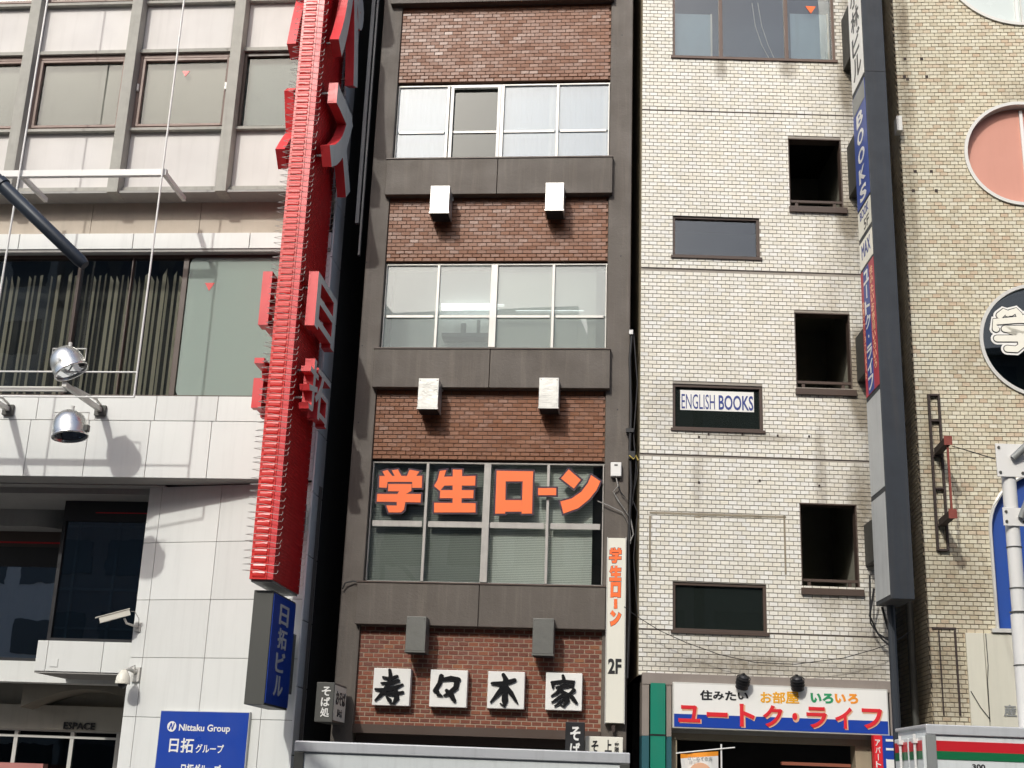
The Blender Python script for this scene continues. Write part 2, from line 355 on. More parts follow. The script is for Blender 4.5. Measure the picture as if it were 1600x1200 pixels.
def lay_bricks(F, parent, mtl, u0, u1, z0, z1, pu, pz, depth, joint=.012, holes=(), circles=(), d0=0.0, nind=75, name='brick', jit=.003, zview=None):
    """courses of bricks standing proud of the mortar; the nearest full ones are objects sharing one mesh, the rest one mesh"""
    full = []; odd = []; n = int((z1 - z0) / pz)
    for r in range(n):
        a = z0 + r * pz; b = a + pz - joint; zm = (a + b) / 2; x = u0 - (pu / 2 if r % 2 else 0) 
        while x < u1:
            segs = [(max(x, u0), min(x + pu - joint, u1))]
            for h in holes:
                if h[2] < b and h[3] > a:
                    if zm > h[2] - pz * .3 and zm < h[3] + pz * .3:
                        ns = []
                        for s0, s1 in segs:
                            if s1 <= h[0] or s0 >= h[1]: ns.append((s0, s1)); continue
                            if s0 < h[0]: ns.append((s0, h[0]))
                            if s1 > h[1]: ns.append((h[1], s1))
                        segs = ns
            for (cu, cz, cr) in circles:
                if abs(zm - cz) < cr:
                    hc = math.sqrt(cr * cr - (zm - cz) ** 2); ns = []
                    for s0, s1 in segs:
                        if s1 <= cu - hc or s0 >= cu + hc: ns.append((s0, s1)); continue
                        if s0 < cu - hc: ns.append((s0, cu - hc))
                        if s1 > cu + hc: ns.append((cu + hc, s1))
                    segs = ns
            for s0, s1 in segs:
                if s1 - s0 < .02: continue
                (full if abs((s1 - s0) - (pu - joint)) < 1e-5 else odd).append((s0, s1, a, b))
            x += pu
    full.sort(key=lambda q: (q[2], q[0]))
    vis = [q for q in full if zview is None or q[2] > zview]; ind = vis[:nind]; chosen = set(ind)
    me = bpy.data.meshes.new(name); w_, h_ = pu - joint, pz - joint; t = MB(); c = .0035
    t.face([(c, 0, c), (w_ - c, 0, c), (w_ - c, 0, h_ - c), (c, 0, h_ - c)])
    P = [(0, c, 0), (w_, c, 0), (w_, c, h_), (0, c, h_)]; Q = [(c, 0, c), (w_ - c, 0, c), (w_ - c, 0, h_ - c), (c, 0, h_ - c)]; B = [(a, depth, z) for a, _, z in P]
    for i in range(4):
        j = (i + 1) % 4; t.face([P[i], P[j], Q[j], Q[i]]); t.face([B[i], B[j], P[j], P[i]])
    me.from_pydata(t.v, [], t.f); me.materials.append(mtl); off = OFF[parent.name]
    for q in ind:
        o = bpy.data.objects.new(name, me); COL.objects.link(o); o.parent = parent
        o.location = (q[0] - off[0], d0 + random.uniform(-jit, jit) - off[1], q[2] - off[2])
        o.rotation_euler = (random.uniform(-.012, .012), 0, random.uniform(-.012, .012))
    mb = MB()
    for q in full + odd:
        if q in chosen: continue
        y = d0 + random.uniform(-jit, jit); e = random.uniform(-.0025, .0025); g = random.uniform(-.0025, .0025)
        n0 = len(mb.v); x0, x1, a, b = q
        mb.v += [(x0, y + e, a), (x1, y - e, a), (x1, y - e + g, b), (x0, y + e + g, b), (x0, d0 + depth, a), (x1, d0 + depth, a), (x1, d0 + depth, b), (x0, d0 + depth, b)]
        for f in ((0, 1, 2, 3), (0, 4, 5, 1), (1, 5, 6, 2), (2, 6, 7, 3), (3, 7, 4, 0)): mb.f.append(tuple(n0 + i for i in f)); mb.m.append(0)
    mb.build(name + '_courses', mtl, parent, kind='stuff')

# ---- writing
DG = None
_tc = {}
def text_geo(body, bold):
    """outline of the writing; where thickening the outline breaks the fill, thicken with shifted copies instead"""
    if (body, bold) in _tc: return _tc[(body, bold)]
    g0 = raw_text(body, 0); g1 = raw_text(body, bold) if bold else g0; res = g1 + (None,)
    if bold and g0[0]:
        def area(g): 
            return sum(abs(sum(g[0][f[i]][0] * g[0][f[(i + 1) % len(f)]][1] - g[0][f[(i + 1) % len(f)]][0] * g[0][f[i]][1] for i in range(len(f)))) / 2 for f in g[1])
        per = sum(math.dist(g0[0][a], g0[0][b]) for a, b in g0[2]); want = area(g0) + per * bold
        if abs(area(g1) / want - 1) > .09: res = g0 + ([(0, 0), (bold, 0), (-bold, 0), (0, bold), (0, -bold), (bold * .7, bold * .7), (-bold * .7, -bold * .7), (bold * .7, -bold * .7), (-bold * .7, bold * .7)],)
    _tc[(body, bold)] = res; return res
def raw_text(body, bold):
    cu = bpy.data.curves.new('text', 'FONT'); cu.body = body; cu.size = 1; cu.resolution_u = 3; cu.offset = bold
    ob = bpy.data.objects.new('text', cu); COL.objects.link(ob)
    dg = bpy.context.evaluated_depsgraph_get(); dg.update(); me = bpy.data.meshes.new_from_object(ob.evaluated_get(dg))
    vs = [(v.co.x, v.co.y) for v in me.vertices]; fs = [tuple(p_.vertices) for p_ in me.polygons]
    ec = {}
    for f in fs:
        for i in range(len(f)):
            a, b = f[i], f[(i + 1) % len(f)]; k = (min(a, b), max(a, b)); ec.setdefault(k, []).append((a, b))
    rim = [v[0] for v in ec.values() if len(v) == 1]
    bpy.data.objects.remove(ob); bpy.data.curves.remove(cu); bpy.data.meshes.remove(me)
    return (vs, fs, rim)
def letters(name, body, m, parent, a0, a1, z0, z1, front, thick, bold=.02, axes='xz', flip=False, side=None, keep=False, label=None, rotz=0, skew=0.0):
    """writing fitted in a0..a1 x z0..z1, its face at depth `front`, `thick` deep; axes 'yz': on a side face"""
    vs, fs, rim, shifts = text_geo(body, bold)
    if not vs: return None
    if rotz: vs = [(y, -x) for x, y in vs]
    xs = [v[0] for v in vs]; ys = [v[1] for v in vs]; X0, X1, Y0, Y1 = min(xs), max(xs), min(ys), max(ys)
    sx = (a1 - a0) / max(X1 - X0, 1e-6); sz = (z1 - z0) / max(Y1 - Y0, 1e-6)
    if keep: sx = sz = min(abs(sx), abs(sz)) 
    cxm, czm = (a0 + a1) / 2, (z0 + z1) / 2; mx, mz = (X0 + X1) / 2, (Y0 + Y1) / 2
    mb = MB(); back = front + thick; K = len(vs)
    def P(x, y, c):
        a = cxm + (x - mx) * sx * (-1 if flip else 1); b = czm + (y - mz) * sz + skew * (x - mx) * sx
        return (a, c, b) if axes == 'xz' else (c, a, b)
    sg = 1 if back > front else -1
    for q, (dx_, dy_) in enumerate(shifts or [(0, 0)]):
        n0 = len(mb.v); e = q * .00025 * sg
        mb.v += [P(x + dx_, y + dy_, front + e) for x, y in vs] + [P(x + dx_, y + dy_, back) for x, y in vs]
        for f in fs: mb.f.append(tuple(n0 + i for i in f)); mb.m.append(0)
        for a, b in rim: mb.f.append((n0 + a, n0 + a + K, n0 + b + K, n0 + b)); mb.m.append(1 if side is not None else 0)
    return mb.build(name, [m, side] if side is not None else m, parent, label=label)
def vertical(name, body, m, parent, a0, a1, z0, z1, front, thick, bold=.02, axes='xz', flip=False, gap=.12, side=None):
    n = len(body); h = (z1 - z0) / n
    for i, ch in enumerate(body):
        b = z1 - i * h - h * gap / 2; t = b - h * (1 - gap); c0, c1 = a0, a1
        if ch == 'ー':
            letters(name, '|', m, parent, (a0 + a1) / 2 - (a1 - a0) * .07, (a0 + a1) / 2 + (a1 - a0) * .07, t, b, front, thick, bold, axes, flip, side)
        elif ch in '・.':
            letters(name, '・', m, parent, (a0 + a1) / 2 - h * .1, (a0 + a1) / 2 + h * .1, (t + b) / 2 - h * .1, (t + b) / 2 + h * .1, front, thick, bold, axes, flip, side)
        else: letters(name, ch, m, parent, c0, c1, t, b, front, thick, bold, axes, flip, side)
def grow(pts, e):
    A = sum(pts[i][0] * pts[(i + 1) % len(pts)][1] - pts[(i + 1) % len(pts)][0] * pts[i][1] for i in range(len(pts)))
    s = 1 if A > 0 else -1; out = []; k = len(pts)
    for i in range(k):
        p0, p1, p2 = Vector(pts[i - 1]), Vector(pts[i]), Vector(pts[(i + 1) % k]); d1 = (p1 - p0).normalized(); d2 = (p2 - p1).normalized()
        n1 = Vector((d1.y, -d1.x)) * s; n2 = Vector((d2.y, -d2.x)) * s; b = n1 + n2
        b = b / max(b.length_squared / 2, .35); out.append(tuple(p1 + b * e))
    return out
def brush(pts, nround=5):
    """stroke through (x, y, half width) points -> outline polygon"""
    L, Rr = [], []; k = len(pts)
    for i, (x, y, r) in enumerate(pts):
        a = Vector(pts[max(i - 1, 0)][:2]); b = Vector(pts[min(i + 1, k - 1)][:2]); d = (b - a).normalized(); n = Vector((-d.y, d.x))
        L.append((x + n.x * r, y + n.y * r)); Rr.append((x - n.x * r, y - n.y * r))
    def cap(i, j):
        x, y, r = pts[i]; d = (Vector(pts[i][:2]) - Vector(pts[j][:2])).normalized(); a0 = math.atan2(d.y, d.x)
        return [(x + r * math.cos(a0 + math.pi / 2 - math.pi * t / (nround + 1)), y + r * math.sin(a0 + math.pi / 2 - math.pi * t / (nround + 1))) for t in range(1, nround + 1)]
    return L + cap(-1, -2) + Rr[::-1] + cap(0, 1)
GLYPH = {  # heavy block letters, y down
 'gaku': [[(225,188),(252,180),(276,212),(240,216)], [(274,183),(306,178),(324,212),(290,214)], [(366,180),(418,189),(398,216),(352,214)],
          [(210,212),(432,212),(430,274),(380,274),(380,243),(252,243),(248,274),(208,272)],
          [(256,254),(378,254),(376,290),(344,308),(302,308),(312,292),(254,292)], [(198,306),(426,306),(424,350),(196,346)],
          [(300,345),(345,345),(338,388),(322,402),(258,402),(246,366),(300,366)]],
 'sei': [[(592,179),(640,180),(636,402),(590,402)], [(524,186),(558,181),(546,216),(710,212),(708,262),(548,262),(524,290),(494,264),(512,234)],
         [(526,286),(700,286),(698,328),(524,328)], [(494,352),(710,354),(710,402),(494,402)]],
 'ro': [[(820,185),(868,186),(864,408),(812,408)], [(868,186),(1010,188),(1008,240),(867,240)], [(956,240),(1008,240),(1004,408),(950,408)], [(865,338),(951,338),(951,398),(864,398)]],
 'bar': [[(1036,275),(1130,275),(1130,312),(1036,312)]],
 'n': [[(1195,178),(1258,232),(1222,278),(1155,225)], [(1312,208),(1360,240),(1340,285),(1300,335),(1245,380),(1168,408),(1152,345),(1210,330),(1260,295),(1295,250)]]}
def block(key, fn, parent, y, mats, th=.01, e=.012, name='letter', rot=False):
    """fn maps glyph coordinates to (u,z)"""
    mb = MB(); ob = MB()
    for i, pg in enumerate(GLYPH[key]):
        q = [fn(*c) for c in pg]; mb.prism(q, y - i * .0006, y + th); ob.prism(grow(q, e), y + .006 - i * .0004, y + th + .004)
    mb.build(name, mats[0], parent); ob.build(name + '_outline', mats[1], parent)

# ================================================================ GROUND
def ground():
    m = MB(); m.face([(-300, -300, 0), (300, -300, 0), (300, 300, 0), (-300, 300, 0)]); tag(m.build('ground', M_asphalt), kind='structure')
    m = MB(); m.box(-60, 60, 16.6, 60, -.1, .13); tag(m.build('pavement', M_pave), kind='structure')
    m = MB()
    for i in range(100): m.box(-60 + i * 1.2, -60 + i * 1.2 + 1.188, 16.42, 16.6, -.1, .15)
    tag(m.build('kerb', M_kerb), kind='structure')
    m = MB(); m.box(-60, 60, -14, -4.4, -.1, .13); tag(m.build('pavement_opposite', M_pave), kind='structure')
    m = MB()
    for i in range(24): m.box(-60 + i * 5, -57.4 + i * 5, 7.2, 7.32, .002, .006)
    tag(m.build('road_marking', M_roadline), kind='structure')
ground()

# ================================================================ BROWN BUILDING (centre)
def brown():
    F = FB; TOP = 26.0
    uL0 = F.U(566, 475); uL1 = F.U(591, 567); uR0 = F.U(947, 570); uR1 = F.U(984, 570)
    T = thing('office_building', 'narrow brown building with brick panels between two pillars, in the middle', 'building', F, (uL0 + uR1) / 2, 0, 0)
    bx('body', M_room, T, uL0 + .02, uR1 - .02, .9, 12, 0, TOP)
    o = bx('pillar', M_brownpaint, T, uL0, uL1, 0, .9, 0, TOP, bevel=.012); bx('pillar', M_brownpaint, T, uR0, uR1, 0, .9, 0, TOP, bevel=.012)
    for (x, y) in ((585, 230), (573, 410), (566, 540), (560, 660), (972, 55), (970, 400), (965, 640)):
        a, z = F.pt(x, y); MB().lathe((a, -.004, z), (0, 1, 0), [(0, 0), (0, .012), (.01, .012)], 8).build('bolt', M_black, T)
    # windows: rectangle by its photo corners: (top, bottom, glazing bar heights, mullion xs, kind)
    zt = [F.Z(780, 127), F.Z(777, 408), F.Z(765, 720)]; zb = [F.Z(780, 246), F.Z(775, 543), F.Z(758, 912)]
    bands = [(246, 303, 957, 603), (544, 606, 953, 583), (912, 980, 946, 556)]
    for i, (y0, y1, xr, xl) in enumerate(bands):
        z1 = F.Z(775, y0, -.1); z0 = F.Z(775, y1, -.1); um = F.U((777, 765, 748)[i], (y0 + y1) / 2, -.1)
        a = F.U(xl, (y0 + y1) / 2, -.1) ; b = F.U(xr, (y0 + y1) / 2, -.1)
        if i == 2: b = F.U(946, 945, -.1)
        bx('spandrel_slab', M_brownpaint, T, a, um - .004, -.11, .3, z0, z1 - .02, bevel=.008); bx('spandrel_slab', M_brownpaint, T, um + .004, b, -.11, .3, z0, z1 - .02, bevel=.008)
        bx('flashing', M_bronze, T, a - .01, b + .01, -.125, .15, z1 - .019, z1 + .002)
    z1 = F.Z(790, 2, -.1); bx('spandrel_slab', M_brownpaint, T, uL1 - .2, uR0 + .05, -.11, .3, z1, z1 + .6, bevel=.008)
    # brick panels
    PU, PZ = .152, .0668
    for (ya, yb, mt, mo) in ((3, 127, M_bbrick, M_mortar_dk), (305, 408, M_bbrick, M_mortar_dk), (607, 719, M_bbrick, M_mortar_dk), (979, 1140, M_redbrick, M_mortar_lt)):
        z0 = F.Z(780, yb, .05); z1 = F.Z(780, ya, .05) + .08
        bx('brick_backing', mo, T, uL1 + .001, uR0 - .001, .062, .5, z0, z1)
        lay_bricks(F, T, mt, uL1 + .006, uR0 - .006, z0 + .004, z1, PU, PZ, .02, .012 if mt is not M_redbrick else .015, d0=.046 if mt is not M_redbrick else .056, nind=150 if mt is M_redbrick else 50, jit=.0015)
    # vent hoods
    for (x0, y0, x1, y1, mt) in ((672, 290, 702, 332, M_hood), (852, 285, 881, 328, M_hood), (653, 591, 685, 638, M_hood), (842, 590, 873, 637, M_hood), (634, 963, 665, 1018, M_hoodgrey), (832, 966, 865, 1023, M_hoodgrey)):
        a, b, c, d = F.R(x0, y0, x1, y1, -.36); mb = MB(); mb.box(a, b, -.36, -.006, c + .013, d - .001); o = mb.build('vent_hood', mt, T, bevel=.006)
        mb = MB(); t = .012
        mb.box(a + t, b - t, -.36 + t, -.03, c - .016, c - .0125); mb.build('louvre', M_dark, o, off=OFF[T.name])
        mb = MB(); mb.box(a - .012, b + .012, -.005, .03, d - .1, d + .012); mb.build('flange', mt, o, off=OFF[T.name]); mb = MB(); mb.box(a - .006, b + .006, -.367, -.02, c - .012, c + .012); mb.build('drip_lip', mt, o, off=OFF[T.name])
        for xx in (a + .03, b - .03): MB().lathe((xx, -.36, d - .035), (0, -1, 0), [(0, .008), (.004, .007), (.004, 0)], 8).build('screw', M_char, o, off=OFF[T.name])
    # windows
    def window(zt, zb, y, xs, bar, frame_m, thick_mid, panes, barh=.02, openleft=False):
        mb = MB(); yb = .16
        mb.box(uL1 + .002, uR0 - .002, .10, .18, zb, zb + .03); mb.box(uL1 + .002, uR0 - .002, .10, .18, zt - .03, zt - .001)
        edges = [uL1 + .01] + xs + [uR0 - .01]
        for k, e in enumerate(edges):
            hw = .018 if k in (0, len(edges) - 1) else (.055 if k == 2 else .022)
            mb.box(e - hw if k else e, e + hw if k < len(edges) - 1 else e, .07 if k == 2 else .09, .18, zb + .031, zt - .031)
        W = mb.build('window', frame_m, T, bevel=.004); of = OFF[T.name]
        for k, (a, b) in enumerate(zip(edges, edges[1:])):
            hb = bar
            MB().box(a + .05, b - .05, .11, .15, hb - barh, hb + barh).build('glazing_bar', frame_m, W, off=of)
            for (c, d) in ((zb + .03, hb - barh), (hb + barh, zt - .03)):
                MB().box(a, b, .135, .139, c, d).build('pane', panes[k][0], W, off=of)
            kind = panes[k][1]
            if kind == 'curtain':
                cu = MB(); n = 26
                for j in range(n):
                    p0 = a + (b - a) * j / n; p1 = a + (b - a) * (j + 1) / n; y0 = .30 + .006 * math.sin(j * 1.9); y1 = .30 + .006 * math.sin((j + 1) * 1.9)
                    cu.face([(p0, y0, zb + .02), (p1, y1, zb + .02), (p1, y1, zt + .1), (p0, y0, zt + .1)])
                cu.build('curtain', M_curtain, W, off=of)
            elif kind and kind.startswith('blind'):
                cu = MB(); z = zb + .03; dk = 'dim' in kind; pr = .5 if 'half' in kind else 1; bb = a + (b - a) * (.8 if 'part' in kind else 1)
                while z < zt:
                    cu.face([(a + .01, .24, z), (bb, .24, z), (bb, .25, z + .024), (a + .01, .25, z + .024)]); z += .0268
                cu.build('blind', M_blinddk if dk else M_blind, W, off=of)
        return W
    # third floor
    def ux(*q): return [F.U(x, y, .1) for x, y in q]
    bar = F.Z(780, 205, .1)
    W3 = window(zt[0], zb[0], 0, ux((699, 187), (782, 187), (871, 187)), bar, M_alu, .05, [(M_filmw, 'curtain'), (M_glassdk, None), (M_filmw, 'curtain'), (M_filmw, 'curtain')])
    of = OFF[T.name]; a = F.U(703, 187, .06); b = F.U(781, 187, .06)        # the bright sliding sash
    mb = MB(); 
    for (c, d) in ((a, a + .05), (b - .05, b)): mb.box(c, d, .05, .088, zb[0] + .03, zt[0] - .035)
    mb.box(a + .05, b - .05, .05, .088, zt[0] - .085, zt[0] - .035); mb.build('sliding_sash', M_paintpole, W3, off=of)
    for x in (858, 942): a = F.U(x, 187, .3); MB().box(a, a + .06, .26, .3, zb[0], zt[0]).build('curtain_edge', M_cream, W3, off=of)
    bar = F.Z(775, 494, .1)
    W2 = window(zt[1], zb[1], 0, ux((683, 475), (771, 475), (864, 475)), bar, M_alu, .05, [(M_film, None), (M_film, None), (M_film, 'blind'), (M_film, 'blindpart')])
    # the office behind the second window: pale wall, lit tubes, desk
    z0, z1 = zb[1], zt[1]
    mb = MB(); mb.face([(uL1, .85, z0 - .3), (uR0, .85, z0 - .3), (uR0, .85, z1 + .2), (uL1, .85, z1 + .2)]); mb.build('room_wall', mat('pale_room', (.75, .77, .74), .9, streak=0), W2, off=of)
    for (x0, y0, x1, y1) in ((690, 474, 788, 479), (690, 481, 780, 484), (806, 483, 912, 487)):
        a, b, c, d = F.R(x0, y0, x1, y1, .7); MB().box(a, b, .68, .72, c, d - .01).build('fluorescent_tube', M_tube, W2, off=of)
    mb = MB(); a, b, c, d = F.R(690, 520, 765, 526, .5); mb.box(a, b, .5, .8, c, d); a, b, c, d = F.R(720, 505, 728, 520, .5); mb.box(a, b, .5, .54, c, d); a, b, c, d = F.R(745, 500, 750, 520, .5); mb.box(a, b, .5, .54, c, d)
    mb.build('desk', mat('desk_grey', (.12, .13, .14), .6), W2, off=of)
    bar = F.Z(760, 820, .1)
    W1 = window(zt[2], zb[2], 0, ux((664, 815), (759, 815), (855, 815)), bar, M_aluold, .05, [(M_glass, 'blinddim'), (M_glass, 'blinddim'), (M_glass, 'blind'), (M_glass, 'blindpart')], barh=.045)
    # big orange letters fixed in front of the first-floor glazing
    def fn(x, y): return F.pt(530 + x / 3.333, 680 + y / 3.333, .03)
    S = thing('window_lettering', 'big orange block letters 学生ローン with dark outline across the lower window', 'sign', F, F.U(760, 770), .03, F.Z(760, 770))
    for k in ('gaku', 'sei', 'ro', 'bar', 'n'): block(k, fn, S, .03, (M_orange, M_outline), e=.028)
    # fascia and shopfront below
    z0 = F.Z(780, 1152, 0); z1 = F.Z(780, 1138, 0)
    bx('fascia', M_bronze, T, uL1, uR0, -.02, .4, z0, z1)
    bx('shopfront', M_dark, T, uL1, uR0, .5, .88, 0, z0)
    bx('lintel', M_bronze, T, uL1 + .01, uR0 - .01, .2, .5, z0 - .12, z0 - .001)
    # plaques
    plq = [(583.1, 1044.4, 641, 1102.5), (672, 1047, 730, 1105), (762, 1049.5, 819.5, 1107.5), (852.5, 1051.5, 909.5, 1110)]
    words = ['寿', '々', '木', '家']
    strokes = {
     0: [[(398,342,5),(425,350,8),(455,338,6)], [(425,312,6),(428,335,8),(424,362,8)], [(390,366,4),(425,368,8),(462,356,6)], [(366,392,5),(400,396,9),(440,388,9),(478,372,4)], [(424,362,8),(408,392,10),(385,418,7),(364,438,3)],
         [(405,410,5),(440,412,8),(480,404,5)], [(450,396,8),(454,430,11),(440,452,5),(424,448,3)], [(412,424,4),(424,438,9)]],
     1: [[(640,338,9),(632,368,8),(612,398,7)], [(618,396,8),(628,414,8),(642,420,3)], [(642,352,6),(680,346,9),(712,352,8)], [(706,352,10),(700,385,10),(668,412,7),(652,418,4)], [(662,398,7),(682,418,10),(694,440,7)]],
     2: [[(852,368,6),(895,370,10),(945,354,7)], [(898,332,7),(908,350,10),(904,400,10),(904,440,12),(900,462,7),(886,452,3)], [(900,378,9),(878,408,9),(845,446,3)], [(908,380,8),(930,408,9),(950,440,5),(958,452,2)]],
     3: [[(1146,336,6),(1150,352,8)], [(1104,372,8),(1104,386,4)], [(1100,364,6),(1150,360,8),(1192,362,7),(1186,384,5)], [(1118,384,4),(1150,380,8),(1180,378,5)], [(1140,384,7),(1122,406,7),(1098,420,3)],
         [(1134,396,6),(1158,412,10),(1164,440,11),(1148,464,5),(1136,456,3)], [(1150,410,5),(1126,430,7),(1100,446,3)], [(1154,428,5),(1134,448,6),(1112,462,3)], [(1192,396,8),(1176,410,6),(1166,414,3)], [(1168,412,5),(1186,428,9),(1202,448,6)]]}
    for i, (x0, y0, x1, y1) in enumerate(plq):
        a, b, c, d = F.R(x0, y0, x1, y1, -.08)
        S = thing('letter_plaque', ('leftmost square plaque, reading 寿, on the red brick band', 'second square plaque from the left, its character like a tilted square loop', 'third square plaque from the left, reading 木 with four strokes', 'rightmost square plaque, reading 家, above the dark hanging sign')[i], 'sign', F, (a + b) / 2, -.08, c, group='square character plaques on the brick band')
        MB().box(a, b, -.10, .045, c, d).build('plaque', M_white, S, bevel=.006)
        mb = MB()
        for k, st in enumerate(strokes[i]):
            pg = [F.pt(450 + x / 2.667, 930 + y / 2.667, -.10) for x, y in brush([(x, y, r * (1.12 if i in (1, 2) else 1.0)) for x, y, r in st])]
            mb.prism(pg, -.128 - k * .0006, -.1005)
        mb.build('character', M_soot, S)
    # 2F vertical sign
    a, b, c, d = F.R(948, 841, 976, 1130, -.12)
    S = thing('vertical_sign', 'tall narrow cream sign reading 学生ローン 2F on the right brown pillar', 'sign', F, (a + b) / 2, -.12, c)
    MB().box(a, b, -.14, -.001, c, d).build('panel', M_cream, S, bevel=.006)
    MB().box(a - .012, a - .001, -.15, -.003, c - .01, d + .01).build('side_trim', M_alu, S); MB().box(b + .001, b + .012, -.15, -.003, c - .01, d + .01).build('side_trim', M_alu, S)
    MB().box(a + .09, a + .14, -.1, -.05, c - .12, c - .001).build('mount', M_rustdk, S)
    ctr = {'gaku': (314, 292, 961.5, 868), 'sei': (602, 291, 961.5, 896), 'ro': (911, 297, 962, 921.5), 'n': (1256, 293, 962, 966)}
    for k, (gx, gy, X, Y) in ctr.items():
        def f2(x, y, gx=gx, gy=gy, X=X, Y=Y): return F.pt(X + (x - gx) * .083, Y + (y - gy) * .108, -.14)
        block(k, f2, S, -.146, (M_orange, M_outline), th=.005, e=.006)
    def f3(x, y): return F.pt(962 + (y - 293.5) * .13, 943.5 + (x - 1083) * .16, -.14)
    block('bar', f3, S, -.146, (M_orange, M_outline), th=.005, e=.006)
    a, b, c, d = F.R(950, 1029, 971, 1053, -.14); letters('letter', '2F', M_black, S, a, b, c, d, -.145, .004, .035)
    # white meter box with cable
    a, b, c, d = F.R(954, 722, 971, 744, -.1); S = thing('switch_box', 'small white switch box high on the right brown pillar', 'box', F, (a + b) / 2, -.1, c)
    MB().box(a, b, -.1, -.001, c, d).build('case', M_paintpole, S, bevel=.012); MB().box((a + b) / 2 - .025, (a + b) / 2 + .025, -.104, -.101, d - .06, d - .035).build('button', M_char, S)
    # soba lantern box at the left foot
    a, b, c, d = F.R(493, 1066, 521, 1128, -.95)
    S = thing('lantern_sign', 'small dark and white box sign reading そば処, low in the left gap', 'sign', F, (a + b) / 2, -.95, c)
    MB().box(a, b, -.95, -.15, c, d).build('case', M_char, S, bevel=.006); MB().box(b + .001, b + .008, -.92, -.18, c + .03, d - .03).build('side_panel', M_cream, S)
    MB().box(a + .05, b - .05, -.149, .0, d - .2, d - .14).build('mount', M_rustdk, S)
    vertical('letter', 'そば処', M_white, S, a + .08, b - .05, c + .06, d - .05, -.956, .005, .02)
    letters('letter', 'おそば', M_black, S, -.85, -.24, c + .25, d - .1, b + .009, .004, .03, axes='yz'); letters('letter', '寿々木', M_black, S, -.72, -.4, c + .08, c + .2, b + .009, .004, .02, axes='yz')
    # soba signs right
    a, b, c, d = F.R(883, 1128, 913, 1200, -.5); c -= .3
    S = thing('hanging_sign', 'dark upright sign with white そば処, over the white truck at the right pillar', 'sign', F, (a + b) / 2, -.5, c)
    MB().box(a, b, -.5, -.38, c, d).build('panel', M_black, S, bevel=.005); MB().box(a + .1, b - .1, -.379, -.02, d - .2, d - .15).build('mount', M_rustdk, S)
    vertical('letter', 'そば処', M_white, S, a + .07, b - .06, c + .22, d - .05, -.506, .005, .03)
    a, b, c, d = F.R(914, 1151, 973, 1200, -.3); c -= .3
    S = thing('awning_sign', 'low cream sign with black writing behind the truck roof, beside the dark そば処 sign', 'sign', F, (a + b) / 2, -.3, c)
    MB().box(a, b, -.3, -.2, c, d).build('panel', M_cream, S, bevel=.005); MB().box(b - .1, b - .05, -.199, -.001, d - .2, d - .15).build('mount', M_rustdk, S)
    q = F.R(924, 1157, 935, 1175, -.3); letters('letter', 'そ', M_black, S, *q, -.305, .004, .03); q = F.R(945, 1156, 956, 1175, -.3); letters('letter', '上', M_black, S, *q, -.305, .004, .03)
    vertical('letter', '御膳', M_black, S, F.U(960, 1165, -.3), F.U(967, 1165, -.3), F.Z(960, 1177, -.3), F.Z(960, 1156, -.3), -.305, .004)
    return T, uL0, uR1
TB, BL, BR = brown()

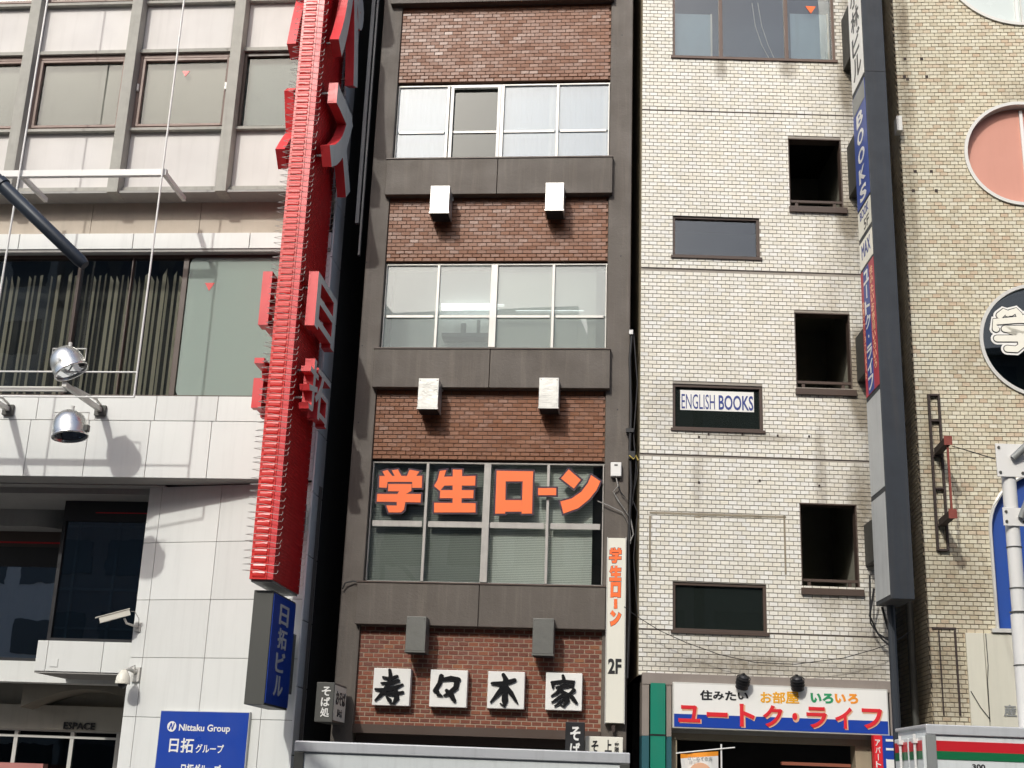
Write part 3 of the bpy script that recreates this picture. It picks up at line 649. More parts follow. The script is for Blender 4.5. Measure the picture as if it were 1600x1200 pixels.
# ================================================================ WHITE TILED BUILDING
def white():
    F = FW; TOP = 27.0
    u0 = F.U(1001, 525); u1 = F.U(1374, 525)
    T = thing('tiled_building', 'white tiled building with bronze windows and three open stair openings, right of the brown one', 'building', F, (u0 + u1) / 2, 0, 0)
    of = OFF[T.name]
    wins = [(1051, -40, 1303, 92), (1051, 338, 1187, 402), (1051, 601, 1192, 672), (1051, 911, 1198, 988)]
    opens = [(1232.5, 217, 1316, 322), (1242.5, 489, 1330, 606), (1251, 787, 1341, 917)]
    zlo = F.Z(1200, 1062)
    HW = [F.R(*q) for q in wins]; HO = [F.R(*q) for q in opens]; H = HW + HO
    # left jambs of openings run on one vertical
    mb = holed(MB(), u0, u1, zlo, TOP, .012, H, 0, .22); mb.build('wall', M_mortar_w, T)
    mb = MB(); mb.face([(u0, .012, zlo), (u0, .012, TOP), (u0, 9, TOP), (u0, 9, zlo)]); mb.face([(u1, .012, TOP), (u1, .012, zlo), (u1, 9, zlo), (u1, 9, TOP)]); mb.face([(u0, .012, TOP), (u1, .012, TOP), (u1, 9, TOP), (u0, 9, TOP)])
    mb.build('side_wall', M_sidebrick, T)
    joints = [F.Z(1170, 176), F.Z(1170, 423), F.Z(1170, 714), F.Z(1190, 989)]
    zs = [zlo] + sorted(joints) + [TOP]
    PU, PZ = .1305, .0665; first = True
    for a, b in zip(zs, zs[1:]):
        lay_bricks(F, T, M_wbrick, u0 + .002, u1 - .002, a + .008, b - .002, PU, PZ, .012, .012, holes=H, nind=230 if first else 20, d0=.0, jit=.0015); first = False
    for z in joints: bx('movement_joint', mat('brown_sealant', (.07, .055, .045), .8), T, u0, u1, .004, .011, z - .006, z + .006)
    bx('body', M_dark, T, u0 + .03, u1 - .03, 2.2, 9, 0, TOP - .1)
    # floors & partition so that the interior is closed
    for z in joints: bx('floor_slab', M_dark, T, u0 + .03, u1 - .03, .235, 2.19, z - .15, z)
    # windows
    glass = [M_glass, M_glass, M_darkfilm, M_darkfilm]
    for i, (a, b, c, d) in enumerate(HW):
        mb = MB(); t = .045; mb.box(a, a + t, .03, .12, c + t, d - t); mb.box(b - t, b, .03, .12, c + t, d - t); mb.box(a, b, .03, .12, c, c + t); mb.box(a, b, .03, .12, d - t, d)
        mb.box(a - .03, b + .03, -.03, .029, c - .035, c + .012)
        if i == 0:
            for x in (1126, 1228): e = F.U(x, 45, .05); mb.box(e - .03, e + .03, .031, .119, c + t, d - t)
        W = mb.build('window', M_bronze if i else mat('brown_bronze', (.13, .085, .065), .45), T, bevel=.003)
        edges = [a + t, b - t] if i else [a + t, F.U(1126, 45, .05) - .03, F.U(1126, 45, .05) + .03, F.U(1228, 45, .05) - .03, F.U(1228, 45, .05) + .03, b - t]
        for k in range(0, len(edges), 2): MB().box(edges[k], edges[k + 1], .075, .079, c + t, d - t).build('pane', glass[i], W, off=of)
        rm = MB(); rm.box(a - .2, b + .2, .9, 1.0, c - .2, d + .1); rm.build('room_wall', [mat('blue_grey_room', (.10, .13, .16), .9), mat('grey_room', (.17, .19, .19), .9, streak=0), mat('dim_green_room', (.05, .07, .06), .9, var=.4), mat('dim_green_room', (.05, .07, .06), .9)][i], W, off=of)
        if i == 0:
            for (x0, x1) in ((1051, 1110), (1235, 1292)):
                q = F.R(x0, 22, x1, 86, .2); MB().box(q[0], q[1], .2, .21, c + t, q[3]).build('screen', mat('pale_blue_screen', (.42, .54, .60), .8), W, off=of)
                MB().box(q[1], q[1] + .03, .18, .22, c + t, q[3]).build('screen_edge', M_cream, W, off=of)
            pts = [F.pt(x, y, .3) for x, y in ((1175, 5), (1180, 40), (1190, 70), (1202, 92))]; MB().tube([(p_[0], .3, p_[1]) for p_ in pts], .006, 5).build('pull_cord', M_cream, W, off=of)
            pts = [F.pt(x, y, .3) for x, y in ((1184, 5), (1190, 40), (1200, 70), (1210, 92))]; MB().tube([(p_[0], .3, p_[1]) for p_ in pts], .006, 5).build('pull_cord', M_cream, W, off=of)
            q = F.pt(1267, 15, .06); s = .09; MB().prism([(q[0] - s, q[1] + s * .8), (q[0] + s, q[1] + s * .8), (q[0], q[1] - s * .8)], .068, .073).build('sticker', M_orange, W, off=of, label='red triangle sticker')
        if i == 2:
            q = F.R(1063, 611, 1178, 642, .06); S = thing('paper_sign', 'white paper strip reading ENGLISH BOOKS in the small bronze window', 'sign', F, (q[0] + q[1]) / 2, .06, q[2])
            MB().box(q[0], q[1], .066, .070, q[2], q[3]).build('sheet', M_white, S)
            e = F.R(1065, 616, 1117, 639, .06); letters('letter', 'ENGLISH', M_ink, S, *e, .062, .003, .0)
            e = F.R(1123, 618, 1177, 641, .06); letters('letter', 'BOOKS', M_ink, S, *e, .062, .003, .018)
    # stair openings
    for (a, b, c, d), (x0, y0, x1, y1) in zip(HO, opens):
        mb = MB(); t = .03
        mb.box(a, b, .0, .2, d - .02, d + .0); mb.box(a, a + .02, .01, .2, c, d - .02); mb.box(b - .02, b, .01, .2, c, d - .02)
        mb.box(a - .015, b + .05, -.05, .2, c - .13, c - .03)
        o = mb.build('opening_frame', M_bronze, T, bevel=.003)
        rb = MB(); rb.box(a + .02, b - .02, .05, .09, c + .08, c + .12); rb.box(a + .1, a + .15, .06, .09, c - .03, c + .08); rb.box(b - .16, b - .11, .06, .09, c - .03, c + .08); rb.build('rail', M_bronze, o, off=of)
        wl = MB(); wl.face([(a - .1, .235, c - .6), (a - .1, 2.1, c - .6), (a - .1, 2.1, d + .4), (a - .1, .235, d + .4)]); wl.face([(b + .1, .235, c - .6), (b + .1, 2.1, c - .6), (b + .1, 2.1, d + .4), (b + .1, .235, d + .4)]); wl.face([(a - .1, 2.1, c - .6), (b + .1, 2.1, c - .6), (b + .1, 2.1, d + .4), (a - .1, 2.1, d + .4)])
        wl.face([(a - .1, .235, d + .4), (b + .1, .235, d + .4), (b + .1, 2.1, d + .4), (a - .1, 2.1, d + .4)])
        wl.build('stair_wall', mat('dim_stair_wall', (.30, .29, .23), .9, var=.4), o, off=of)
    # old fixing bolts and the outline of a removed sign
    for (x, y) in ((1092, 683), (1107, 678), (1160, 678), (1215, 681), (1264, 682), (1092, 754), (1187, 751), (1280, 759)):
        a, z = F.pt(x, y); MB().box(a - .014, a + .014, -.014, -.002, z - .016, z + .016).build('bolt', M_rustdk, T)
    for (x0, y0, x1, y1) in ((1015, 803, 1228, 806), (1225, 806, 1228, 898), (1014, 806, 1017, 893), (1085, 806, 1095, 809), (1178, 806, 1190, 809)):
        a, b, c, d = F.R(x0, y0, x1, y1); MB().box(a, b, -.004, -.002, c, d).build('sealant_trace', mat('old_sealant', (.30, .26, .19), .9, var=.5, scale=9), T)
    # shopfront
    zs = F.Z(1200, 1060, -.05); uS0 = F.U(1003, 1130, -.06); uS1 = F.U(1407, 1130, -.06)
    zb = F.Z(1200, 1076, -.06)
    bx('shop_lintel', M_shopstone, T, uS0, uS1, -.08, .3, zb, zs + .02, bevel=.006)
    g = [(1003, 1014), (1041, 1049), (1391, 1407)]
    for x0, x1 in g: bx('shop_pier', M_shopstone, T, F.U(x0, 1130, -.06), F.U(x1, 1130, -.06), -.07, .3, F.Z(1020, 1150, -.06) if x0 < 1100 else 0, zb - .001, bevel=.004)
    bx('green_pilaster', M_green, T, F.U(1016, 1130, -.06), F.U(1039, 1130, -.06), -.11, .3, 0, zb + .02)
    bx('pilaster_joint', M_dark, T, F.U(1015, 1130, -.06), F.U(1040, 1130, -.06), -.113, -.05, F.Z(1027, 1150, -.1), F.Z(1027, 1147, -.1))
    for x0, x1 in g[:2]: bx('teal_pier', M_teal, T, F.U(x0, 1130, -.06), F.U(x1, 1130, -.06), -.075, .3, 0, F.Z(1020, 1150, -.06) - .002)
    bx('sign_backing', M_soffit, T, F.U(1049, 1100, .05), F.U(1391, 1100, .05), .05, .3, F.Z(1200, 1150, .05), zb - .001)
    bx('head_beam', mat('beige_beam', (.30, .26, .19), .7), T, F.U(1049, 1150, .1), F.U(1391, 1150, .1), .1, .4, F.Z(1200, 1160, .1), F.Z(1200, 1149, .1))
    bx('door_jamb', mat('beige_jamb', (.35, .29, .2), .7), T, F.U(1337, 1180, .1), F.U(1362, 1180, .1), .12, .4, 0, F.Z(1200, 1160, .1))
    bx('door_jamb', mat('beige_jamb', (.35, .29, .2), .7), T, F.U(1049, 1180, .1), F.U(1058, 1180, .1), .12, .4, 0, F.Z(1200, 1160, .1))
    bx('shop_interior', M_dark, T, u0 + .05, u1, 1.5, 2.1, 0, zlo)
    bx('door_transom', mat('red_wood', (.28, .09, .05), .5), T, F.U(1222, 1196, .1), F.U(1330, 1196, .1), .12, .2, F.Z(1276, 1197, .1), F.Z(1276, 1192, .1))
    # shop sign
    a, b, c, d = F.R(1051, 1071.5, 1388, 1143.5, -.14)
    S = thing('shop_sign', 'wide white and blue shop sign with red ユートク・ライフ lettering under the tiled wall', 'sign', F, (a + b) / 2, -.14, c)
    MB().box(a, b, -.15, .045, c, d).build('cabinet', M_alu, S, bevel=.006)
    zb2 = F.Z(1220, 1121, -.15)
    MB().box(a + .02, b - .02, -.156, -.151, zb2, d - .02).build('face', M_white, S); MB().box(a + .02, b - .02, -.156, -.151, c + .02, zb2 - .001).build('face', M_blue, S, label='blue lower strip')
    sc = 420 / 1600.
    def q4(x0, y0, x1, y1): return F.R(1000 + x0 * sc, 1020 + y0 * sc, 1000 + x1 * sc, 1020 + y1 * sc, -.15)
    for ch, q in (('住', (356, 222, 430, 282)), ('み', (434, 230, 500, 280)), ('た', (506, 228, 572, 285)), ('い', (580, 236, 645, 280))): letters('letter', ch, M_black, S, *q4(*q), -.160, .004, .035)
    for ch, q in (('お', (716, 234, 785, 298)), ('部', (790, 234, 862, 300)), ('屋', (868, 234, 945, 302))): letters('letter', ch, M_yellowink, S, *q4(*q), -.160, .004, .028)
    for ch, q, m in (('い', (1014, 240, 1080, 298), M_greenink), ('ろ', (1085, 242, 1150, 302), M_greenink), ('い', (1158, 245, 1225, 300), M_orink), ('ろ', (1235, 244, 1298, 304), M_orink)): letters('letter', ch, m, S, *q4(*q), -.160, .004, .055)
    for ch, q in (('ユ', (228, 312, 358, 414)), ('ー', (396, 354, 520, 382)), ('ト', (592, 305, 682, 440)), ('ク', (730, 312, 848, 442)), ('・', (905, 358, 935, 400)), ('ラ', (990, 322, 1112, 448)), ('イ', (1160, 324, 1262, 452)), ('フ', (1320, 332, 1442, 452))):
        Q = q4(*q); letters('letter', ch, M_redink, S, *Q, -.168, .008, .03); letters('letter_edge', ch, M_peach, S, Q[0] + .018, Q[1] + .018, Q[2] - .016, Q[3] - .016, -.160, .003, .045)
    # spotlights
    for x, y, s in ((1163, 1066, -1), (1246, 1068, 1)):
        a, z = F.pt(x, y, -.3); S = thing('spotlight', 'small black spotlight on the shop lintel, %s one of the pair' % ('left' if s < 0 else 'right'), 'lamp', F, a, -.3, z, group='spotlights over the shop sign')
        ax = Vector((.12 * s, .55, -.9)).normalized(); c0 = Vector((a, -.3, z + .1))
        MB().lathe(c0, ax, [(0, 0), (0, .04), (.02, .07), (.07, .085), (.2, .095), (.2, .085), (.17, .08)], 16).build('housing', M_black, S, smooth=False)
        e = c0 + ax * .185; MB().lathe(e, ax, [(0, 0), (0, .082)], 16).build('lens', M_chrome, S)
        for k in range(3): MB().lathe(c0 + ax * (.04 + k * .045), ax, [(0, .09), (0, .104), (.012, .104), (.012, .09)], 16).build('fin', M_black, S)
        MB().tube([(a, -.3, z + .12), (a, -.2, z + .13), (a, -.06, z + .06)], .014, 6).build('arm', M_black, S)
    # small blue sign right
    a, b, c, d = F.R(1366, 1149, 1379, 1200, -.25); c -= .6
    S = thing('side_sign', 'blue and red upright sign with コ at the right end of the shopfront', 'sign', F, a, -.25, c)
    MB().box(a, b, -.25, -.12, c, d).build('red_strip', M_redink, S); a2 = F.U(1414, 1170, -.3); MB().box(b + .001, a2, -.28, -.12, c, d).build('blue_panel', M_blue, S)
    q = F.R(1384, 1155, 1403, 1174, -.28); letters('letter', 'コ', M_white, S, *q, -.286, .005, .03); q = F.R(1385, 1186, 1403, 1206, -.28); letters('letter', 'ー', M_white, S, *q, -.286, .005, .03)
    q = F.R(1368, 1155, 1376, 1200, -.25); vertical('letter', 'アパート', M_white, S, *q, -.256, .005, .02)
    # nobori banner
    a, z = F.pt(1127, 1165, -.9); S = thing('banner', 'white pennant with an orange top edge on a white pole in front of the shop', 'banner', F, a, -.9, 0)
    MB().tube([(a, -.9, .0), (a, -.9, z + .02)], .012, 8).build('pole', M_paintpole, S)
    a0, z0_ = F.pt(1056, 1177, -.9); a1, z1_ = F.pt(1148, 1168, -.9); MB().tube([(a0, -.92, z0_), (a1, -.92, z1_)], .009, 8).build('crossbar', M_paintpole, S)
    a0, zt0 = F.pt(1063, 1178, -.9); a1, zt1 = F.pt(1122, 1174, -.9); a2, _ = F.pt(1072, 1200, -.9); mb = MB(); n = 10
    for k in range(n):
        f0, f1 = k / n, (k + 1) / n; y0, y1 = -.93 + .03 * math.sin(f0 * 7), -.93 + .03 * math.sin(f1 * 7)
        x0, x1 = a0 + (a1 - a0) * f0, a0 + (a1 - a0) * f1; b0 = a2 + (a1 - a2) * f0; b1 = a2 + (a1 - a2) * f1
        zz0 = zt0 + (zt1 - zt0) * f0; zz1 = zt0 + (zt1 - zt0) * f1
        mb.face([(x0, y0, zz0 - .06), (x1, y1, zz1 - .06), (x1, y1, zz1), (x0, y0, zz0)], 1)
        mb.face([(x0 + (b0 - x0) * 1, y0, zz0 - .8), (x1 + (b1 - x1) * 1, y1, zz1 - .8), (x1, y1, zz1 - .06), (x0, y0, zz0 - .06)], 0)
    mb.build('cloth', [M_white, M_orink], S)
    q = F.R(1074, 1182, 1112, 1189, -.9); letters('letter', 'はじめての方', M_greysheet, S, *q, -.966, .002, .01)
    a, b, c, d = F.R(1075, 1192, 1112, 1230, -.9); cx, cz, rr = (a + b) / 2, (c + d) / 2, (b - a) / 2
    MB().prism([(cx + rr * math.cos(k * math.pi / 12), cz + rr * math.sin(k * math.pi / 12)) for k in range(24)], -.967, -.964).build('badge', M_peach, S)
    # cable sagging across the wall
    pts = [F.pt(x, y, -.25) for x, y in ((975, 948), (995, 963), (1030, 985), (1072, 1004), (1125, 1023), (1180, 1035), (1242, 1038), (1319, 1028), (1365, 1015), (1400, 1002), (1425, 985))]
    tag(MB().tube([F.w(q[0], -.25, q[1]) for q in pts], .006, 5).build('cable', M_cable), 'thin black cable sagging across the white tiled wall above the shop', 'cable')
    # tall side sign with dark navy cabinet
    dF, dB = -1.35, -.55
    a = F.U(1369, 470, dF); b = F.U(1404, 470, dF)
    zt_ = TOP - 2; zb_ = F.Z(1412, 936, dF)
    S = thing('tower_sign', 'very tall dark navy projecting sign, lettered on its left side, beside the round windows', 'sign', F, (a + b) / 2, dF, zb_)
    MB().box(a, b, dF, dB, zb_, zt_).build('cabinet', M_navy, S, bevel=.008)
    za = F.Z(1350, 110, dF)
    MB().box(a - .002, b + .004, dF - .004, dF - .001, za - .01, za).build('cabinet_joint', M_black, S)
    def side(y0, y1, m, label, dep=.006):
        z1 = F.pt(1369 - (470 - y0) * .049, y0, dF)[1]; z0 = F.pt(1369 + (y1 - 470) * .049, y1, dF)[1]
        MB().box(a - dep, a - .001, dF + .03, dB - .02, z0 + .012, z1 - .012).build('side_panel', m, S, label=label); return z0, z1
    y_a, y_b = dF + .05, dB - .05
    # heights where the near edge of each panel ends in the photo
    z0, z1 = side(-260, 112, M_white, 'white upper panel')
    vertical('letter', '小林ビル', M_black, S, y_a + .1, y_b - .1, z0 + .12, z0 + .12 + 1.75, a - .010, .003, .02, axes='yz', flip=True)
    z0, z1 = side(118, 300, M_bluef, 'blue panel'); H_ = z1 - z0
    MB().box(a - .010, a - .007, y_a, y_b, z1 - .35, z1 - .03).build('side_panel', M_greysheet, S)
    vertical('letter', 'BOOKS', M_white, S, y_a + .16, y_b - .16, z0 + .02, z1 - .38, a - .010, .003, .03, axes='yz', flip=True, gap=.25)
    z0, z1 = side(302, 346, M_cream, 'small white panel'); letters('letter', 'BOOK', M_ink, S, y_a + .1, y_b - .1, z0 + .28, z1 - .05, a - .009, .003, .01, axes='yz', flip=True); letters('letter', '5F', M_black, S, y_a + .1, y_b - .3, z0 + .05, z0 + .22, a - .009, .003, .01, axes='yz', flip=True)
    z0, z1 = side(352, 396, M_cream, 'small white panel'); letters('letter', 'MAX', M_ink, S, y_a + .1, y_b - .1, z0 + .16, z1 - .08, a - .009, .003, .02, axes='yz', flip=True)
    z0, z1 = side(398, 600, M_redf, 'red panel')
    ym = (y_a + y_b) / 2; MB().box(a - .009, a - .007, ym - .1, y_b - .12, z0 + .02, z1 - .02).build('stripe', M_bluef, S)
    MB().box(a - .009, a - .007, y_a, ym - .17, z0 + .02, z1 - .02).build('stripe', mat('violet_strip', (.18, .03, .2), .5), S) if False else None
    vertical('letter', 'ユートク・ライフ', M_white, S, ym - .08, y_b - .14, z0 + .05, z1 - .05, a - .012, .003, .03, axes='yz', flip=True)
    vertical('letter', '住みたいお部屋いろいろ', M_peach, S, y_a + .04, y_a + .2, z0 + .3, z1 - .1, a - .010, .003, .02, axes='yz', flip=True)
    vertical('letter', '賃貸マンションアパート', M_peach, S, y_b - .09, y_b - .01, z0 + .3, z1 - .5, a - .010, .003, .01, axes='yz', flip=True)
    side(606, 760, M_greysheet_l, 'blank pale panel'); side(766, 930, M_greysheet_l, 'blank pale panel')
    for (y0, y1) in ((20, 100), (220, 300), (520, 590), (815, 880)):
        c_, d_ = F.Z(1335, y1, -.25), F.Z(1335, y0, -.25); MB().box(a + .012, b - .05, dB + .001, -.004, c_, d_).build('mounting_box', mat('sooty_box', (.05, .048, .04), .7), S, bevel=.01)
    MB().tube([(b - .15, dF + .7, zb_), (b - .15, dF + .7, .2)], .06, 10).build('conduit', M_navy, S)
    mb = MB(); mb.tube([(a + .05, -.3, zb_ + .3), (a - .02, -.25, zb_ - .1), (a + .1, -.2, zb_ - .35), (b, -.25, zb_ - .5)], .016, 6); mb.tube([(a, -.28, zb_ + .5), (a + .0, -.2, zb_ - .2), (a + .15, -.2, zb_ - .42), (b, -.25, zb_ - .6)], .014, 6)
    mb.tube([(a + .1, -.5, zb_), (a + .2, -.4, zb_ - .3), (b - .1, -.4, zb_ - .2)], .02, 6); mb.build('cable', M_cable, S)
    return T, u0, u1
M_greysheet_l = mat('blank_pale_face', (.50, .52, .52), .55, var=.25, streak=.35)
TW, WL, WR = white()

# ================================================================ RIGHT BRICK BUILDING
def right():
    F = FR; TOP = 27.0; u0 = F.U(1423, 495); u1 = u0 + 7.5
    T = thing('brick_building', 'cream brick building with round windows, at the right edge', 'building', F, (u0 + u1) / 2, 0, 0); of = OFF[T.name]
    zlo = F.Z(1500, 988)
    circ = []
    for (cx, cy, r) in ((1592.6, -66.7, 124), (1598, 240, 90), (1627, 532, 95)):
        a, z = F.pt(cx, cy); e = F.U(cx - r, cy); circ.append((a, z, a - e))
    # blue arch
    ax0 = F.U(1551, 880); az0 = F.Z(1575, 983); axw = 1.9; acx = ax0 + axw / 2; azs = F.Z(1551, 830)
    arch = (ax0, ax0 + axw, az0, azs); ac = (acx, azs, axw / 2)
    H = [arch]; sq = [(c[0] - c[2], c[0] + c[2], c[1] - c[2], c[1] + c[2]) for c in circ] + [(ac[0] - ac[2], ac[0] + ac[2], azs, azs + ac[2])]
    mb = holed(MB(), u0, u1, 0, TOP, .014, H + sq)
    for c in circ + [ac]:      # sheet between the square and its circle
        n = 48
        for k in range(n):
            t0, t1 = 2 * math.pi * k / n, 2 * math.pi * (k + 1) / n
            if c is ac and math.sin((t0 + t1) / 2) < 0: continue
            def sqp(t): m_ = max(abs(math.cos(t)), abs(math.sin(t))); return (c[0] + c[2] * math.cos(t) / m_, .014, c[1] + c[2] * math.sin(t) / m_)
            def cp(t, y=.014): return (c[0] + c[2] * math.cos(t), y, c[1] + c[2] * math.sin(t))
            mb.face([cp(t0), cp(t1), sqp(t1), sqp(t0)]); mb.face([cp(t1), cp(t0), cp(t0, .2), cp(t1, .2)])
    mb.build('wall', M_mortar_r, T)
    bx('body', M_dark, T, u0 + .02, u1, .45, 10, 0, TOP)
    low = F.R(1518, 988, 1760, 1420); lowh = (F.U(1517, 1060), u1, 0, zlo)
    lay_bricks(F, T, M_rbrick, u0 + .004, u1 - 3.5, 2.4, 16.2, .1225, .0675, .014, .012, holes=H + [lowh], circles=circ + [ac], d0=0, nind=300, jit=.002)
    # side wall seen in the gap, with its own bricks
    mb = MB(); mb.face([(u0, .014, 0), (u0, .014, TOP), (u0, 10, TOP), (u0, 10, 0)]); mb.build('side_wall', M_mortar_r, T)
    mb = MB(); r = 0; z = 2.0
    while z < 17:
        y = .02 - (.06 if r % 2 else 0)
        while y < 2.2:
            if y > .0: mb.box(u0 - .01 + random.uniform(-.001, .001), u0 + .001, y, y + .111, z, z + .0555)
            y += .1225
        z += .0675; r += 1
    mb.build('side_brick_courses', M_sidebrick, T, kind='stuff')
    # round window rings and panes
    for i, c in enumerate(circ):
        mb = MB(); n = 64; ri, ro = c[2] - .035, c[2] + .02
        pr = [(ro, -.0), (ro, -.035), (ri, -.035), (ri, .22)]
        for k in range(n):
            t0, t1 = 2 * math.pi * k / n, 2 * math.pi * (k + 1) / n
            for (ra, ya), (rb, yb) in zip(pr, pr[1:]):
                mb.face([(c[0] + ra * math.cos(t0), ya, c[1] + ra * math.sin(t0)), (c[0] + ra * math.cos(t1), ya, c[1] + ra * math.sin(t1)), (c[0] + rb * math.cos(t1), yb, c[1] + rb * math.sin(t1)), (c[0] + rb * math.cos(t0), yb, c[1] + rb * math.sin(t0))])
        W = mb.build('window', M_alu, T)
        disc = [(c[0] + ri * math.cos(2 * math.pi * k / n), c[1] + ri * math.sin(2 * math.pi * k / n)) for k in range(n)]
        dp = .14 if i != 2 else .03
        MB().prism(disc, dp, dp + .006).build('pane', (mat('frosted_pane', (.60, .66, .64), .25, streak=0, var=.05), M_pink, M_glassdk)[i], W, off=of)
        if i == 2: MB().prism(disc, .40, .42).build('back_board', mat('dark_teal_board', (.025, .04, .045), .6), W, off=of)
        if i < 2:
            e = F.U(1587, 20, .1) if i == 0 else F.U(1598, 240, .1); hh = ri * .995
            MB().box(e, e + .05, .1, dp - .001, c[1] - hh * .96, c[1] + hh * .96).build('mullion', M_paintpole, W, off=of)
            if i == 0: MB().box(e + .09, e + .11, .1, dp - .001, c[1] - hh * .96, c[1] + hh * .96).build('mullion', M_alu, W, off=of)
        else:
            e1, e2 = F.Z(1600, 558, .1), F.U(1575, 560, .1); MB().box(c[0] - ri * .9, c[0] + ri * .9, .06, .1, e1 - .012, e1).build('mullion', M_black, W, off=of)
    # 学 sticker in the round window: rounded strokes in three layers
    c = circ[2]; S = thing('window_decal', 'cream rounded 学 letter with black and white outlines on the dark round window', 'sign', F, c[0], .02, c[1])
    st = [[(1562, 493), (1569, 487), (1574, 490)], [(1579, 489), (1587, 486), (1592, 492)], [(1612, 487), (1604, 495), (1600, 497)], [(1556, 514), (1554, 503), (1590, 500), (1630, 501), (1628, 514)],
          [(1570, 514), (1600, 514), (1612, 516), (1594, 525)], [(1558, 529), (1590, 529), (1628, 530)], [(1594, 525), (1596, 540), (1588, 546), (1574, 545)]]
    for w_, y, m, nm in ((.098, .024, M_white, 'letter_halo'), (.066, .018, M_black, 'letter_outline'), (.052, .012, M_cream, 'letter')):
        mb = MB()
        for k, s_ in enumerate(st):
            q = [F.pt(x, y_, .02) for x, y_ in s_]; q = [(a, b, w_) for a, b in q]; mb.prism(brush(q, 6), y - k * .0004, y + .004)
        mb.build(nm, m, S)
    # arch board and frame
    pts = [(ax0, az0), (ax0 + axw, az0)] + [(acx + axw / 2 * math.cos(t * math.pi / 24), azs + axw / 2 * math.sin(t * math.pi / 24)) for t in range(25)]
    W = MB().prism(pts, .10, .12).build('arch_board', M_archblue, T)
    mb = MB(); arc = [(ax0, az0), (ax0, azs)] + [(acx - axw / 2 * math.cos(t * math.pi / 24), azs + axw / 2 * math.sin(t * math.pi / 24)) for t in range(1, 25)] + [(ax0 + axw, az0)]
    mb.tube([(a, -.01, b) for a, b in arc], .028, 6); mb.box(ax0 - .1, ax0 + axw + .1, -.08, .1, az0 - .06, az0 - .002); mb.build('arch_frame', M_alu, W, off=of)
    # cream stone base with slab joints
    xs = [1517, 1541, 1596]; us = [F.U(1513, 1060, -.03), F.U(1542, 1060, -.03), F.U(1690, 1060, -.03)]
    zt_ = F.Z(1560, 990, -.04)
    for a, b in zip(us, us[1:]):
        for c_, d_ in ((zt_ - 1.65, zt_), (0, zt_ - 1.66)): bx('stone_slab', M_stone, T, a, b - .008, -.04, .013, c_, d_, bevel=.004)
    q = F.R(1568, 1101, 1588, 1120, -.04); letters('letter', '産', M_greysheet, T, *q, -.052, .011, .02)
    mb = MB(); mb.tube([(lambda p_: (p_[0], -.05, p_[1]))(F.pt(x, y, -.05)) for x, y in ((1540, 990), (1544, 1040), (1543, 1063), (1547, 1128))], .006, 5)
    mb.tube([(lambda p_: (p_[0], -.05, p_[1]))(F.pt(x, y, -.05)) for x, y in ((1517, 1080), (1532, 1105), (1547, 1124))], .006, 5); mb.build('wire', M_cable, T)
    # rendered pilaster strip with metal channel frame on the lower brick pier
    mb = MB()
    for (x0, y0, x1, y1) in ((1470, 985, 1472, 1118), (1495, 985, 1498, 1118), (1456, 980, 1494, 983)):
        a, b, c_, d_ = F.R(x0, y0, x1, y1, -.02); mb.box(a, b, -.02, -.001, c_, d_)
    mb.build('channel', M_rustdk, T)
    for (x, y) in ((1414, 92), (1440, 92), (1413, 120), (1418, 124), (1448, 120), (1430, 268), (1455, 268), (1427, 298), (1463, 298)):
        a, z = F.pt(x, y); MB().box(a - .025, a + .025, -.006, -.002, z - .025, z + .025).build('fixing_hole', M_rustdk, T)
    bx('sign_stub', M_alu, T, u0 - .09, u0 + .0, -.2, -.003, F.Z(1402, 212), F.Z(1402, 190))
    # rusty bracket
    a0, a1 = F.U(1457, 740, -.06), F.U(1476, 740, -.06); zt_, zb_ = F.Z(1462, 616, -.06), F.Z(1475, 860, -.06)
    S = thing('sign_bracket', 'rusty red steel ladder bracket without its sign, on the cream brick wall', 'bracket', F, a0, -.06, zb_)
    MB().box(a0, a0 + .03, -.07, -.005, zb_, zt_).build('rail', M_rustdk, S); MB().box(a1 - .03, a1, -.07, -.005, zb_, zt_).build('rail', M_rustdk, S)
    for y in (617, 657, 712, 763, 820, 859): z = F.Z(1465, y, -.06); MB().box(a0 + .031, a1 - .031, -.07, -.005, z - .015, z + .015).build('rung', M_rustdk, S)
    for y0, y1 in ((710, 672), (821, 783)):
        za = F.Z(1470, y0 - 4, -.07); dd = -.75; MB().box((a0 + a1) / 2 - .05, (a0 + a1) / 2 + .05, dd, -.071, za - .05, za + .05).build('arm', M_rustdk, S); MB().box((a0 + a1) / 2 - .06, (a0 + a1) / 2 + .06, dd - .012, dd - .001, za - .07, za + .07).build('end_plate', M_rust, S)
    z0, z1 = F.Z(1470, 817, -.07), F.Z(1470, 706, -.07); MB().box((a0 + a1) / 2 - .015, (a0 + a1) / 2 + .015, -.72, -.69, z0 + .051, z1 - .051).build('tie_bar', M_rust, S)
    # gap pipes
    S = tag(MB().tube([F.w(u0 - .16, .5, 0), F.w(u0 - .16, .5, 16)], .06, 10).build('drain_pipe', M_char, smooth=True), 'dark drain pipe in the gap beside the cream brick wall', 'pipe')
    return T
TR = right()

